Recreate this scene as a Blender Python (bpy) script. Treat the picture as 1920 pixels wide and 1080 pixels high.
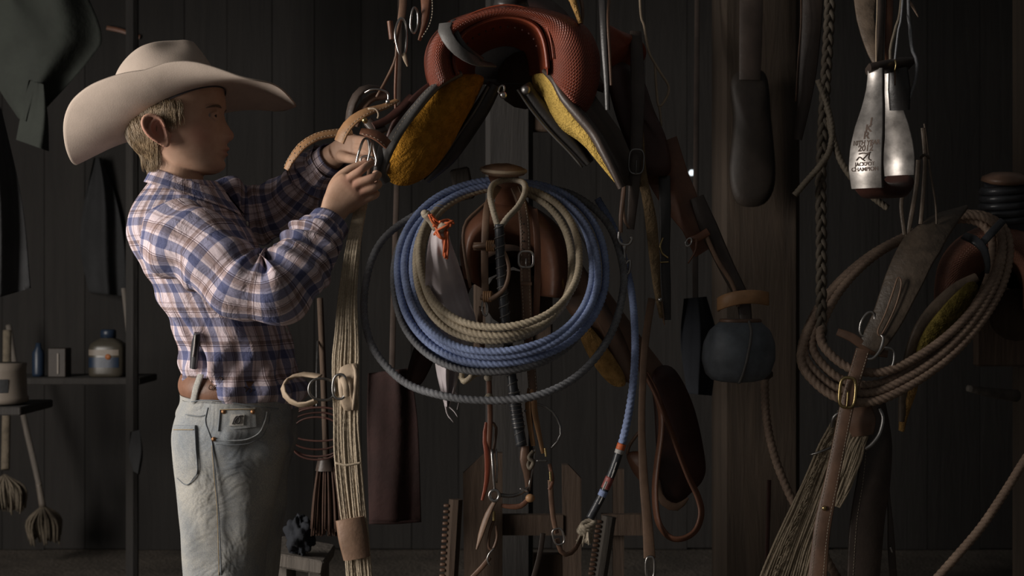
import bpy, bmesh, math, random
import numpy as np
from mathutils import Vector, Matrix

for _o in list(bpy.data.objects):
    bpy.data.objects.remove(_o, do_unlink=True)
rng = np.random.default_rng(7)
random.seed(7)
scene = bpy.context.scene
C = scene.collection

# ------------------------------------------------------------------ camera
CAMY, CAMZ, F = -2.5, 0.95, 2640.0
YOFF = 0.0          # shifts a whole group of tack nearer or farther
cam_d = bpy.data.cameras.new('camera')
cam_d.sensor_width = 36.0
cam_d.lens = F / 1920.0 * 36.0
cam_d.clip_start = 0.05
cam_d.dof.use_dof = True
cam_d.dof.focus_distance = 2.55
cam_d.dof.aperture_fstop = 6.3
cam = bpy.data.objects.new('camera', cam_d)
cam.location = (0, CAMY, CAMZ)
cam.rotation_euler = (math.pi / 2, 0, 0)
C.objects.link(cam)
scene.camera = cam

# ------------------------------------------------------------------ light
world = bpy.data.worlds.new('dim_barn_air')
scene.world = world
world.use_nodes = True
world.node_tree.nodes['Background'].inputs[0].default_value = (1.0, 0.97, 0.93, 1)
world.node_tree.nodes['Background'].inputs[1].default_value = 0.06


def area(name, loc, target, sx, sy, power, col):
    d = bpy.data.lights.new(name, 'AREA')
    d.shape = 'RECTANGLE'
    d.size, d.size_y, d.energy, d.color = sx, sy, power, col
    o = bpy.data.objects.new(name, d)
    o.location = loc
    o.rotation_euler = (Vector(target) - Vector(loc)).to_track_quat('-Z', 'Y').to_euler()
    C.objects.link(o)
    return o


# daylight that falls in through the open barn door on the left
area('door_daylight', (-2.56, -0.98, 1.30), (-0.1, 0.0, 1.02), 1.0, 1.7, 88.0, (1.0, 0.93, 0.86))

vs = scene.view_settings
vs.view_transform = 'Standard'
vs.look = 'None'
vs.exposure = 0.0
vs.gamma = 1.0
vs.use_curve_mapping = False


# ------------------------------------------------------------------ helpers
def A(*p):
    return np.array(p, float)


def P(px, py, y=0.0):
    """a point of the place seen at photo position (px, py), y metres behind the boy"""
    y = y + YOFF
    k = (y - CAMY) / F
    return A((px - 960) * k, y, CAMZ + (540 - py) * k)


def PP(lst, y=None):
    return np.array([P(*p) if len(p) > 2 else P(p[0], p[1], y) for p in lst])


def S(y=0.0):
    return (y + YOFF - CAMY) / F


def unit(v):
    v = np.asarray(v, float)
    n = np.linalg.norm(v, axis=-1, keepdims=True)
    n[n == 0] = 1
    return v / n


def mk(name, verts, faces, mat=None, parent=None, uv=None, smooth=True, sharp=None):
    me = bpy.data.meshes.new(name)
    verts = np.asarray(verts, float).reshape(-1, 3)
    me.from_pydata(verts.tolist(), [], [tuple(int(i) for i in f) for f in faces])
    if uv is not None:
        lay = me.uv_layers.new(name='UVMap')
        lay.data.foreach_set('uv', np.asarray(uv, np.float32).ravel())
    if mat is not None:
        me.materials.append(M[mat] if isinstance(mat, str) else mat)
    me.polygons.foreach_set('use_smooth', [smooth] * len(me.polygons))
    me.update()
    if smooth and sharp is not None:
        me.set_sharp_from_angle(angle=math.radians(sharp))
    o = bpy.data.objects.new(name, me)
    C.objects.link(o)
    if parent is not None:
        o.parent = parent
        if parent.type == 'EMPTY' or True:
            o.matrix_parent_inverse = parent_world(parent).inverted()
    return o


def parent_world(p):
    m = Matrix.LocRotScale(p.location, p.rotation_euler, p.scale)
    if p.parent is not None:
        m = parent_world(p.parent) @ p.matrix_parent_inverse @ m
    return m


def tag(o, label, cat, group=None):
    o['label'] = label
    o['category'] = cat
    if group:
        o['group'] = group
    return o


def thing(name, label, cat, loc, group=None):
    o = bpy.data.objects.new(name, None)
    o.empty_display_size = 0.05
    o.location = tuple(loc)
    C.objects.link(o)
    return tag(o, label, cat, group)


class MB:
    """collects pieces of ONE part"""
    def __init__(self):
        self.v, self.f, self.uv, self.n = [], [], [], 0

    def add(self, vfu):
        v, f, uv = vfu
        v = np.asarray(v, float).reshape(-1, 3)
        self.v.append(v)
        for q in f:
            self.f.append(tuple(int(i) + self.n for i in q))
        if uv is None:
            uv = np.zeros((sum(len(q) for q in f), 2))
        self.uv.append(np.asarray(uv, float).reshape(-1, 2))
        self.n += len(v)
        return self

    def build(self, name, mat, parent=None, smooth=True, sharp=None):
        return mk(name, np.concatenate(self.v), self.f, mat, parent, np.concatenate(self.uv), smooth, sharp)


def grid(G, cu=False, cv=True, caps=True):
    """quad grid G[n, m, 3]; cu closes along n, cv closes around m"""
    G = np.asarray(G, float)
    n, m = G.shape[:2]
    Gn = np.concatenate([G, G[:1]], 0) if cu else G
    U = np.concatenate([[0], np.cumsum(np.linalg.norm(np.diff(Gn, axis=0), axis=2).mean(1))])
    Gv = np.concatenate([G, G[:, :1]], 1) if cv else G
    W = np.concatenate([[0], np.cumsum(np.linalg.norm(np.diff(Gv, axis=1), axis=2).max(0))])
    f, uv = [], []
    nn = n if cu else n - 1
    mm = m if cv else m - 1
    for i in range(nn):
        i2 = (i + 1) % n
        for j in range(mm):
            j2 = (j + 1) % m
            f.append((i * m + j, i * m + j2, i2 * m + j2, i2 * m + j))
            uv += [(U[i], W[j]), (U[i], W[j + 1]), (U[i + 1], W[j + 1]), (U[i + 1], W[j])]
    v = G.reshape(-1, 3)
    if caps and cv and not cu:
        v = np.concatenate([v, G[0].mean(0)[None], G[-1].mean(0)[None]])
        a, b = n * m, n * m + 1
        for j in range(m):
            j2 = (j + 1) % m
            f.append((a, j2, j))
            uv += [(U[0], W[j])] * 3
            f.append((b, (n - 1) * m + j, (n - 1) * m + j2))
            uv += [(U[-1], W[j])] * 3
    return v, f, np.array(uv)


def spline(pts, n, closed=False):
    """Catmull-Rom through pts, resampled evenly to n points"""
    p = np.asarray(pts, float)
    k = len(p)
    if k == 2 and not closed:
        t = np.linspace(0, 1, n)[:, None]
        return p[0] * (1 - t) + p[1] * t
    if closed:
        q = np.concatenate([p[-1:], p, p[:2]])
        segs = k
    else:
        q = np.concatenate([2 * p[:1] - p[1:2], p, 2 * p[-1:] - p[-2:-1]])
        segs = k - 1
    out = []
    ss = max(6, int(4 * n / segs))
    for i in range(segs):
        p0, p1, p2, p3 = q[i:i + 4]
        t = np.linspace(0, 1, ss, endpoint=False)[:, None]
        out.append(0.5 * (2 * p1 + (p2 - p0) * t + (2 * p0 - 5 * p1 + 4 * p2 - p3) * t ** 2 + (3 * p1 - p0 - 3 * p2 + p3) * t ** 3))
    out.append((p[:1] if closed else p[-1:]))
    d = np.concatenate(out)
    L = np.concatenate([[0], np.cumsum(np.linalg.norm(np.diff(d[:, :3], axis=0), axis=1))])
    s = np.linspace(0, L[-1], n + 1)[:-1] if closed else np.linspace(0, L[-1], n)
    return np.stack([np.interp(s, L, d[:, c]) for c in range(d.shape[1])], 1)


def tangents(p, closed=False):
    if closed:
        t = np.roll(p, -1, 0) - np.roll(p, 1, 0)
    else:
        t = np.gradient(p, axis=0)
    return unit(t)


def frames(p, closed=False):
    t = tangents(p, closed)
    ref = A(0, 0, 1) if abs(t[0][2]) < 0.9 else A(0, 1, 0)
    a = unit(np.cross(t[0], ref))
    out = [a]
    for i in range(1, len(p)):
        a = a - t[i] * np.dot(a, t[i])
        a = unit(a)
        out.append(a)
    a1 = np.array(out)
    a2 = np.cross(t, a1)
    if closed:
        e = out[-1] - t[0] * np.dot(out[-1], t[0])
        e = unit(e)
        ang = math.atan2(np.dot(e, a2[0]), np.dot(e, a1[0]))
        th = -ang * np.linspace(0, 1, len(p))[:, None]
        a1, a2 = a1 * np.cos(th) + a2 * np.sin(th), a2 * np.cos(th) - a1 * np.sin(th)
    return t, a1, a2


def tube_g(pts, r, sides=10, n=None, closed=False, flat=None, raw=False):
    pts = np.asarray(pts, float)
    if n is None:
        L = np.linalg.norm(np.diff(pts, axis=0), axis=1).sum()
        n = int(min(160, max(8, L / 0.012)))
    rr = np.atleast_1d(np.asarray(r, float))
    if raw:
        p = pts
        n = len(p)
    else:
        p = spline(pts, n, closed)
    if len(rr) > 1:
        rr = np.interp(np.linspace(0, 1, n), np.linspace(0, 1, len(rr)), rr)
    else:
        rr = np.full(n, rr[0])
    t, a1, a2 = frames(p, closed)
    th = np.linspace(0, 2 * math.pi, sides, endpoint=False)
    G = p[:, None] + rr[:, None, None] * (np.cos(th)[None, :, None] * a1[:, None] + np.sin(th)[None, :, None] * a2[:, None])
    return grid(G, cu=closed, cv=True)


def tube(name, pts, r, mat, parent=None, **k):
    return MB().add(tube_g(pts, r, **k)).build(name, mat, parent)


def rope_g(pts, r, n=None, closed=False, sides=14, pitch=1.9, lobes=3, depth=0.27, step=0.0016):
    """laid rope: strands show as twisted lobes of the section"""
    pts = np.asarray(pts, float)
    L = np.linalg.norm(np.diff(spline(pts, 200, closed), axis=0), axis=1).sum()
    n = n or int(max(24, L / step))
    p = spline(pts, n, closed)
    t, a1, a2 = frames(p, closed)
    th = np.linspace(0, 2 * math.pi, sides, endpoint=False)
    s = np.linspace(0, L, n)
    ph = 2 * math.pi * s / (pitch * 2 * r)
    lob = np.abs(np.cos(lobes / 2.0 * (th[None] - ph[:, None])))
    rad = r * (1 - depth + depth * lob ** 0.6)
    G = p[:, None] + rad[:, :, None] * (np.cos(th)[None, :, None] * a1[:, None] + np.sin(th)[None, :, None] * a2[:, None])
    return grid(G, cu=closed, cv=True)


def rope(name, pts, r, mat, parent=None, **k):
    return MB().add(rope_g(pts, r, **k)).build(name, mat, parent)


def braid_g(pts, r, n=None, pitch=7.0, step=0.005):
    """plaited cord: two counter-running strand sets"""
    pts = np.asarray(pts, float)
    L = np.linalg.norm(np.diff(spline(pts, 200), axis=0), axis=1).sum()
    n = n or int(max(24, L / step))
    p = spline(pts, n)
    t, a1, a2 = frames(p)
    s = np.linspace(0, L, n)
    out = []
    for k in range(3):
        w = 2 * math.pi * s / (pitch * r) + k * 2 * math.pi / 3
        q = p + (0.62 * r * np.sin(w))[:, None] * a1 + (0.36 * r * np.sin(2 * w))[:, None] * a2
        out.append(tube_g(q, 0.52 * r, sides=7, raw=True))
    return out


def rbox(w, h, b=0.3):
    """rounded rectangle section, w wide and h thick"""
    b = min(w, h) * b
    x, y = w / 2, h / 2
    return np.array([(-x + b, -y), (0, -y), (x - b, -y), (x, -y + b), (x, y - b), (x - b, y), (0, y), (-x + b, y), (-x, y - b), (-x, -y + b)])


def strap_g(pts, w, th=0.004, face=(0, -1, 0), n=None, closed=False, ends=True):
    """flat strap; face = direction(s) its flat side looks to; w may be a list along the length"""
    pts = np.asarray(pts, float)
    L = np.linalg.norm(np.diff(pts, axis=0), axis=1).sum()
    n = n or int(min(120, max(8, L / 0.014)))
    p = spline(pts, n, closed)
    t = tangents(p, closed)
    fc = np.asarray(face, float)
    if fc.ndim == 1:
        fc = np.tile(fc, (n, 1))
    else:
        x = np.linspace(0, 1, len(fc))
        fc = np.stack([np.interp(np.linspace(0, 1, n), x, fc[:, c]) for c in range(3)], 1)
    a2 = unit(fc - t * (fc * t).sum(1, keepdims=True))
    a1 = np.cross(t, a2)
    ww = np.atleast_1d(np.asarray(w, float))
    ww = np.interp(np.linspace(0, 1, n), np.linspace(0, 1, len(ww)), ww) if len(ww) > 1 else np.full(n, ww[0])
    pr = np.array([rbox(x, th) for x in ww])
    G = p[:, None] + pr[:, :, :1] * a1[:, None] + pr[:, :, 1:] * a2[:, None]
    return grid(G, cu=closed)


def strap(name, pts, w, mat, parent=None, th=0.004, **k):
    return MB().add(strap_g(pts, w, th, **k)).build(name, mat, parent, sharp=50)


def edge_frame(pts, face, n):
    p = spline(pts, n)
    t = tangents(p)
    fc = np.tile(np.asarray(face, float), (n, 1))
    a2 = unit(fc - t * (fc * t).sum(1, keepdims=True))
    return p, t, a2, np.cross(t, a2)


def stitches_g(pts, off, face=(0, -1, 0), lift=0.003, gap=0.006, r=0.0006):
    """row of thread stitches running beside the middle line of a strap"""
    pts = np.asarray(pts, float)
    L = np.linalg.norm(np.diff(spline(pts, 60), axis=0), axis=1).sum()
    n = max(4, int(L / gap))
    p, t, a2, a1 = edge_frame(pts, face, n)
    mb = []
    for i in range(1, n - 1):
        c = p[i] + a1[i] * off + a2[i] * lift
        d = t[i] * gap * 0.33
        u, v = a1[i] * r, a2[i] * r
        vv = np.array([c - d - u, c - d + u, c - d + v, c + d - u, c + d + u, c + d + v])
        mb.append((vv, [(0, 3, 5, 2), (2, 5, 4, 1), (0, 2, 1), (3, 4, 5)], None))
    return mb


def lathe_g(prof, loc=(0, 0, 0), axis=(0, 0, 1), sides=24):
    ax = unit(A(*axis))
    ref = A(1, 0, 0) if abs(ax[0]) < 0.9 else A(0, 1, 0)
    a1 = unit(np.cross(ax, ref))
    a2 = np.cross(ax, a1)
    th = np.linspace(0, 2 * math.pi, sides, endpoint=False)
    G = np.array([[A(*loc) + ax * z + r * (math.cos(a) * a1 + math.sin(a) * a2) for a in th] for r, z in prof])
    return grid(G)


def box_g(c, s, R=None, bev=0.0):
    """box with chamfered edges; c centre, s full size, R 3x3 axes as rows"""
    c = np.asarray(c, float)
    h = np.asarray(s, float) / 2
    b = min(bev, min(h) * 0.6)
    if R is None:
        R = np.eye(3)
    pr = []
    for (z, k) in ((-h[2], b), (-h[2] + b, 0), (h[2] - b, 0), (h[2], b)):
        x, y = h[0] - k, h[1] - k
        bb = max(b, 1e-5)
        pr.append([(-x + bb, -y, z), (x - bb, -y, z), (x, -y + bb, z), (x, y - bb, z), (x - bb, y, z), (-x + bb, y, z), (-x, y - bb, z), (-x, -y + bb, z)])
    G = np.array(pr) @ np.asarray(R) + c
    return grid(G)


def ring_pts(c, rx, rz, n=20, ax1=(1, 0, 0), ax2=(0, 0, 1), sup=2.0):
    th = np.linspace(0, 2 * math.pi, n, endpoint=False)
    cs, sn = np.cos(th), np.sin(th)
    cs = np.sign(cs) * np.abs(cs) ** (2 / sup)
    sn = np.sign(sn) * np.abs(sn) ** (2 / sup)
    return np.asarray(c, float) + rx * cs[:, None] * A(*ax1) + rz * sn[:, None] * A(*ax2)


def sphere_g(c, rx, ry=None, rz=None, n=10, m=16, R=None):
    ry = ry or rx
    rz = rz or rx
    u = np.linspace(0.02, math.pi - 0.02, n)
    v = np.linspace(0, 2 * math.pi, m, endpoint=False)
    G = np.stack([np.sin(u)[:, None] * np.cos(v) * rx, np.sin(u)[:, None] * np.sin(v) * ry, np.cos(u)[:, None] * np.ones(m) * rz], 2)
    if R is not None:
        G = G @ np.asarray(R)
    return grid(G + np.asarray(c, float))


def plate_g(outline, inner=None, depth=(0, 0.01, 0), bulge=(0, 0, 0), rings=8, noise=0.0, m=64):
    """thick plate from a closed outline (3-D points); front face grows from the middle with a bulge vector,
    back face is offset by depth"""
    o = spline(np.asarray(outline, float), m, closed=True)
    c = o.mean(0) if inner is None else np.asarray(inner, float)
    fr, bk = [], []
    for k in range(rings + 1):
        t = k / rings
        b = np.asarray(bulge, float) * (1 - t ** 2.4)
        ring = c + (o - c) * max(t, 0.02) + b
        fr.append(ring)
        bk.append(c + (o - c) * max(t, 0.02) + np.asarray(depth, float) + 0.5 * b)
    fr = np.array(fr)
    if noise:
        fr[:-1] += unit(np.asarray(bulge, float) + 1e-9) * rng.normal(0, noise, fr[:-1].shape[:2])[:, :, None] * (np.arange(rings) / rings)[:, None, None]
    G = np.concatenate([fr, np.array(bk)[::-1]])
    return grid(G)


# ------------------------------------------------------------------ materials
M = {}


def new_mat(name):
    m = bpy.data.materials.new(name)
    m.use_nodes = True
    nt = m.node_tree
    b = nt.nodes['Principled BSDF']
    M[name] = m
    return m, nt, b


def nd(nt, typ, **k):
    n = nt.nodes.new(typ)
    for a, v in k.items():
        setattr(n, a, v)
    return n


def mixc(nt, fac, a, b, mode='MIX'):
    n = nd(nt, 'ShaderNodeMix', data_type='RGBA', blend_type=mode)
    for sock, v in ((n.inputs[0], fac), (n.inputs[6], a), (n.inputs[7], b)):
        if hasattr(v, 'is_linked'):
            nt.links.new(v, sock)
        elif isinstance(v, (int, float)):
            sock.default_value = v
        else:
            sock.default_value = (*v, 1)
    return n.outputs[2]


def noise_fac(nt, scale, detail=4, lo=0.35, hi=0.65, rough=0.6, vec=None, dist=0.0):
    if vec is None:
        vec = nd(nt, 'ShaderNodeTexCoord').outputs['Object']
    n = nd(nt, 'ShaderNodeTexNoise')
    n.inputs['Scale'].default_value = scale
    n.inputs['Detail'].default_value = detail
    n.inputs['Roughness'].default_value = rough
    n.inputs['Distortion'].default_value = dist
    nt.links.new(vec, n.inputs['Vector'])
    r = nd(nt, 'ShaderNodeMapRange')
    r.inputs[1].default_value, r.inputs[2].default_value = lo, hi
    nt.links.new(n.outputs[0], r.inputs[0])
    return r.outputs[0]


def bump(nt, b, h, strength=0.3, dist=0.002, prev=None):
    n = nd(nt, 'ShaderNodeBump')
    n.inputs['Strength'].default_value = strength
    n.inputs['Distance'].default_value = dist
    nt.links.new(h, n.inputs['Height'])
    if prev is not None:
        nt.links.new(prev, n.inputs['Normal'])
    nt.links.new(n.outputs[0], b.inputs['Normal'])
    return n.outputs[0]


def plain(name, col, rough=0.6, var=0.35, scale=14, bmp=0.25, bscale=160, bdist=0.001, metal=0.0, coat=0.0, spec=0.5, col2=None):
    m, nt, b = new_mat(name)
    c2 = col2 or tuple(x * (1 - var) for x in col)
    f = noise_fac(nt, scale, 5)
    nt.links.new(mixc(nt, f, c2, col), b.inputs['Base Color'])
    b.inputs['Roughness'].default_value = rough
    b.inputs['Metallic'].default_value = metal
    b.inputs['Specular IOR Level'].default_value = spec
    b.inputs['Coat Weight'].default_value = coat
    b.inputs['Coat Roughness'].default_value = 0.3
    if bmp:
        bump(nt, b, noise_fac(nt, bscale, 3, 0.2, 0.8), bmp, bdist)
    return m


def uvvec(nt, su=1.0, sv=1.0):
    u = nd(nt, 'ShaderNodeUVMap')
    mp = nd(nt, 'ShaderNodeMapping')
    mp.inputs['Scale'].default_value = (su, sv, 1)
    nt.links.new(u.outputs[0], mp.inputs[0])
    return mp.outputs[0]


def mat_tooled(name, col, rough=0.45):
    """leather stamped with a basket weave relief"""
    m, nt, b = new_mat(name)
    f = noise_fac(nt, 22, 5)
    base = mixc(nt, f, tuple(x * 0.7 for x in col), col)
    v = uvvec(nt, 1, 1)
    br = nd(nt, 'ShaderNodeTexBrick')
    br.inputs['Scale'].default_value = 52
    br.inputs['Mortar Size'].default_value = 0.10
    br.inputs['Mortar Smooth'].default_value = 1.0
    br.inputs['Brick Width'].default_value = 0.42
    br.inputs['Row Height'].default_value = 0.20
    rot = nd(nt, 'ShaderNodeMapping')
    rot.inputs['Rotation'].default_value = (0, 0, 0.6)
    nt.links.new(v, rot.inputs[0])
    nt.links.new(rot.outputs[0], br.inputs['Vector'])
    inv = nd(nt, 'ShaderNodeMath', operation='SUBTRACT')
    inv.inputs[0].default_value = 1.0
    nt.links.new(br.outputs['Fac'], inv.inputs[1])
    nt.links.new(base, b.inputs['Base Color'])
    b.inputs['Roughness'].default_value = rough
    n1 = bump(nt, b, inv.outputs[0], 0.8, 0.0016)
    bump(nt, b, noise_fac(nt, 240, 2, 0.2, 0.8), 0.2, 0.0006, n1)
    return m


def mat_plaid():
    m, nt, b = new_mat('plaid')
    u = nd(nt, 'ShaderNodeUVMap')
    sep = nd(nt, 'ShaderNodeSeparateXYZ')
    nt.links.new(u.outputs[0], sep.inputs[0])

    def threads(sock, period, stops):
        d = nd(nt, 'ShaderNodeMath', operation='DIVIDE')
        d.inputs[1].default_value = period
        nt.links.new(sock, d.inputs[0])
        fr = nd(nt, 'ShaderNodeMath', operation='FRACT')
        nt.links.new(d.outputs[0], fr.inputs[0])
        cr = nd(nt, 'ShaderNodeValToRGB')
        cr.color_ramp.interpolation = 'CONSTANT'
        el = cr.color_ramp.elements
        while len(el) > 1:
            el.remove(el[-1])
        el[0].position, el[0].color = stops[0][0], (*stops[0][1], 1)
        for pos, c in stops[1:]:
            e = el.new(pos)
            e.color = (*c, 1)
        nt.links.new(fr.outputs[0], cr.inputs[0])
        return cr.outputs[0]
    W, B, D, K = (1.0, 0.96, 0.97), (0.38, 0.42, 0.57), (0.58, 0.50, 0.47), (0.30, 0.24, 0.24)
    G = (0.72, 0.66, 0.66)
    a = threads(sep.outputs[1], 0.066, [(0, W), (0.20, K), (0.225, W), (0.255, K), (0.28, D), (0.42, G), (0.50, W), (0.56, B), (0.86, W), (0.93, G)])
    c = threads(sep.outputs[0], 0.062, [(0, W), (0.14, G), (0.18, W), (0.30, D), (0.40, W), (0.43, K), (0.455, W), (0.60, B), (0.86, W)])
    mul = mixc(nt, 1.0, a, c, 'MULTIPLY')
    base = mixc(nt, 1.0, mul, (0.72, 0.66, 0.68), 'MULTIPLY')
    f = noise_fac(nt, 700, 2)
    fin = mixc(nt, f, base, mixc(nt, 1.0, base, (0.78, 0.78, 0.80), 'MULTIPLY'))
    nt.links.new(fin, b.inputs['Base Color'])
    b.inputs['Roughness'].default_value = 0.85
    b.inputs['Specular IOR Level'].default_value = 0.2
    n1 = bump(nt, b, noise_fac(nt, 26, 3, 0.2, 0.8, dist=1.2), 0.45, 0.006)
    bump(nt, b, noise_fac(nt, 900, 2, 0.2, 0.8), 0.15, 0.0006, n1)
    return m


def mat_denim():
    m, nt, b = new_mat('denim')
    f = noise_fac(nt, 9, 5, 0.40, 0.66)
    c = mixc(nt, f, (0.42, 0.405, 0.36), (0.27, 0.29, 0.30))
    tw = nd(nt, 'ShaderNodeTexWave')
    tw.inputs['Scale'].default_value = 420
    tw.inputs['Distortion'].default_value = 1.5
    nt.links.new(uvvec(nt, 1, 0.9), tw.inputs[0])
    g = noise_fac(nt, 520, 2)
    fin = mixc(nt, g, c, mixc(nt, 1.0, c, (0.72, 0.74, 0.80), 'MULTIPLY'))
    nt.links.new(fin, b.inputs['Base Color'])
    b.inputs['Roughness'].default_value = 0.9
    b.inputs['Specular IOR Level'].default_value = 0.15
    n1 = bump(nt, b, noise_fac(nt, 13, 3, 0.2, 0.8, dist=0.8), 0.5, 0.010)
    bump(nt, b, tw.outputs[1], 0.10, 0.0005, n1)
    return m


def mat_skin():
    m, nt, b = new_mat('skin')
    at = nd(nt, 'ShaderNodeAttribute', attribute_name='tint')
    f = noise_fac(nt, 40, 4)
    c = mixc(nt, f, (0.47, 0.285, 0.195), (0.54, 0.345, 0.245))
    c = mixc(nt, at.outputs[2], c, (0.44, 0.165, 0.125))
    nt.links.new(c, b.inputs['Base Color'])
    b.inputs['Roughness'].default_value = 0.55
    b.inputs['Specular IOR Level'].default_value = 0.35
    bump(nt, b, noise_fac(nt, 500, 2, 0.2, 0.8), 0.12, 0.0005)
    return m


def mat_wood(name, c1, c2, rough=0.85):
    m, nt, b = new_mat(name)
    tc = nd(nt, 'ShaderNodeTexCoord')
    mp = nd(nt, 'ShaderNodeMapping')
    mp.inputs['Scale'].default_value = (14, 14, 1.2)
    nt.links.new(tc.outputs['Object'], mp.inputs[0])
    oi = nd(nt, 'ShaderNodeObjectInfo')
    ad = nd(nt, 'ShaderNodeVectorMath', operation='ADD')
    nt.links.new(mp.outputs[0], ad.inputs[0])
    sc = nd(nt, 'ShaderNodeVectorMath', operation='SCALE')
    sc.inputs[0].default_value = (31, 17, 9)
    nt.links.new(oi.outputs['Random'], sc.inputs['Scale'])
    nt.links.new(sc.outputs[0], ad.inputs[1])
    f = noise_fac(nt, 2.2, 7, 0.3, 0.7, 0.65, ad.outputs[0], 0.6)
    c = mixc(nt, f, c1, c2)
    r = nd(nt, 'ShaderNodeMapRange')
    r.inputs[3].default_value, r.inputs[4].default_value = 0.7, 1.15
    nt.links.new(oi.outputs['Random'], r.inputs[0])
    v = nd(nt, 'ShaderNodeVectorMath', operation='SCALE')
    nt.links.new(c, v.inputs[0])
    nt.links.new(r.outputs[0], v.inputs['Scale'])
    nt.links.new(v.outputs[0], b.inputs['Base Color'])
    b.inputs['Roughness'].default_value = rough
    bump(nt, b, f, 0.5, 0.004)
    return m


def mat_rope(name, col, col2):
    m, nt, b = new_mat(name)
    f = noise_fac(nt, 30, 4)
    g = noise_fac(nt, 600, 2)
    c = mixc(nt, f, col2, col)
    nt.links.new(mixc(nt, g, c, mixc(nt, 1.0, c, (0.6, 0.6, 0.6), 'MULTIPLY')), b.inputs['Base Color'])
    b.inputs['Roughness'].default_value = 0.7
    bump(nt, b, noise_fac(nt, 900, 2, 0.2, 0.8), 0.4, 0.0008)
    return m


mat_plaid()
mat_denim()
mat_skin()
plain('felt', (0.50, 0.415, 0.350), 0.95, 0.20, 11, 0.18, 420, 0.0008, spec=0.1)
plain('felt_dark', (0.10, 0.095, 0.11), 0.8, 0.2)
plain('hair', (0.30, 0.215, 0.125), 0.5, 0.45, 60, 0, spec=0.4)
plain('brow', (0.13, 0.085, 0.055), 0.7, 0.2, 60, 0)
plain('eye_white_shaded', (0.25, 0.21, 0.19), 0.25, 0.1, 30, 0)  # eye white with the face's shadow mixed into its colour
plain('iris', (0.05, 0.05, 0.055), 0.15, 0.2, 60, 0)
plain('belt_leather', (0.24, 0.12, 0.075), 0.5, 0.4, 18, 0.3, 120)
plain('belt_dark', (0.10, 0.05, 0.03), 0.5, 0.4, 18, 0.3, 120)
plain('seam', (0.20, 0.22, 0.24), 0.9, 0.3, 40)
plain('seam_gold', (0.36, 0.27, 0.15), 0.8, 0.3, 60)
plain('copper', (0.46, 0.25, 0.13), 0.45, 0.3, 60, 0.1, metal=1.0)
plain('black_plastic', (0.045, 0.045, 0.05), 0.3, 0.2, 30, 0)
plain('patch_white', (0.50, 0.48, 0.44), 0.8, 0.2, 60)
plain('print_dark', (0.05, 0.045, 0.045), 0.8, 0.1, 60, 0)
plain('boot', (0.20, 0.115, 0.07), 0.5, 0.4, 20)
plain('steel', (0.62,0.60,0.58), 0.28, 0.35, 40, 0.15, 90, 0.0006, metal=1.0)
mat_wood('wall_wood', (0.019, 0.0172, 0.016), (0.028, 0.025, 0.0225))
mat_wood('post_wood', (0.026, 0.018, 0.012), (0.050, 0.034, 0.022))
mat_wood('plank_wood', (0.045, 0.028, 0.018), (0.085, 0.055, 0.036))
mat_wood('grey_wood', (0.10, 0.088, 0.076), (0.20, 0.175, 0.15))
plain('dirt', (0.12, 0.10, 0.08), 0.95, 0.45, 6, 0.6, 60, 0.01)

# leather, rope, metal and cloth of the tack
mat_tooled('red_tooled', (0.235, 0.052, 0.026))
mat_tooled('brown_tooled', (0.30, 0.135, 0.09))
plain('red_leather', (0.27, 0.060, 0.028), 0.38, 0.35, 16, 0.25, 120)
plain('rust_leather', (0.205, 0.088, 0.050), 0.45, 0.4, 16, 0.3, 120)
plain('maroon_leather', (0.070, 0.026, 0.019), 0.5, 0.4, 12, 0.3, 90)
plain('tan_leather', (0.42, 0.225, 0.105), 0.5, 0.35, 20, 0.3, 120)
plain('pale_leather', (0.44, 0.34, 0.24), 0.65, 0.3, 20, 0.3, 120)
plain('brown_leather', (0.185, 0.105, 0.068), 0.45, 0.4, 18, 0.3, 120)
plain('mid_leather', (0.26, 0.160, 0.105), 0.5, 0.4, 18, 0.3, 120)
plain('dark_leather', (0.075, 0.055, 0.045), 0.42, 0.4, 14, 0.3, 110)
plain('black_leather', (0.040, 0.037, 0.036), 0.38, 0.3, 14, 0.3, 110)
plain('grey_leather', (0.115, 0.110, 0.105), 0.5, 0.3, 20, 0.3, 120)
plain('worn_leather', (0.17, 0.125, 0.09), 0.5, 0.5, 26, 0.5, 70, 0.002)
plain('blue_leather', (0.135, 0.155, 0.18), 0.55, 0.45, 20, 0.4, 70, 0.0015)
plain('thread', (0.42, 0.35, 0.27), 0.8, 0.2, 40, 0)
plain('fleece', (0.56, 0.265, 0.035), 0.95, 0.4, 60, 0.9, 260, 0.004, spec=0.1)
plain('fleece_lit', (0.74, 0.50, 0.13), 0.95, 0.25, 60, 1.0, 190, 0.005, spec=0.1)  # brighter copy of the fleece, light on the right skirt put into its colour
plain('fleece_tan', (0.56, 0.33, 0.12), 0.95, 0.4, 60, 1.0, 190, 0.005, spec=0.1)
plain('fleece_olive', (0.30, 0.23, 0.06), 0.95, 0.5, 60, 1.0, 190, 0.005, spec=0.1)
plain('brass', (0.60, 0.46, 0.22), 0.33, 0.35, 40, 0.15, 90, 0.0006, metal=1.0)
plain('dull_iron', (0.34, 0.33, 0.32), 0.42, 0.45, 40, 0.2, 90, 0.0006, metal=1.0)
plain('worn_silver', (0.62, 0.58, 0.545), 0.42, 0.55, 30, 0.12, 45, 0.0010, metal=0.85)
plain('engraving', (0.13, 0.09, 0.07), 0.7, 0.3, 60, 0)
mat_rope('rope_blue', (0.36, 0.46, 0.76), (0.26, 0.33, 0.56))
mat_rope('rope_tan', (0.64, 0.54, 0.39), (0.46, 0.38, 0.27))
mat_rope('rope_cream', (0.50, 0.43, 0.33), (0.38, 0.32, 0.24))
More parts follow.
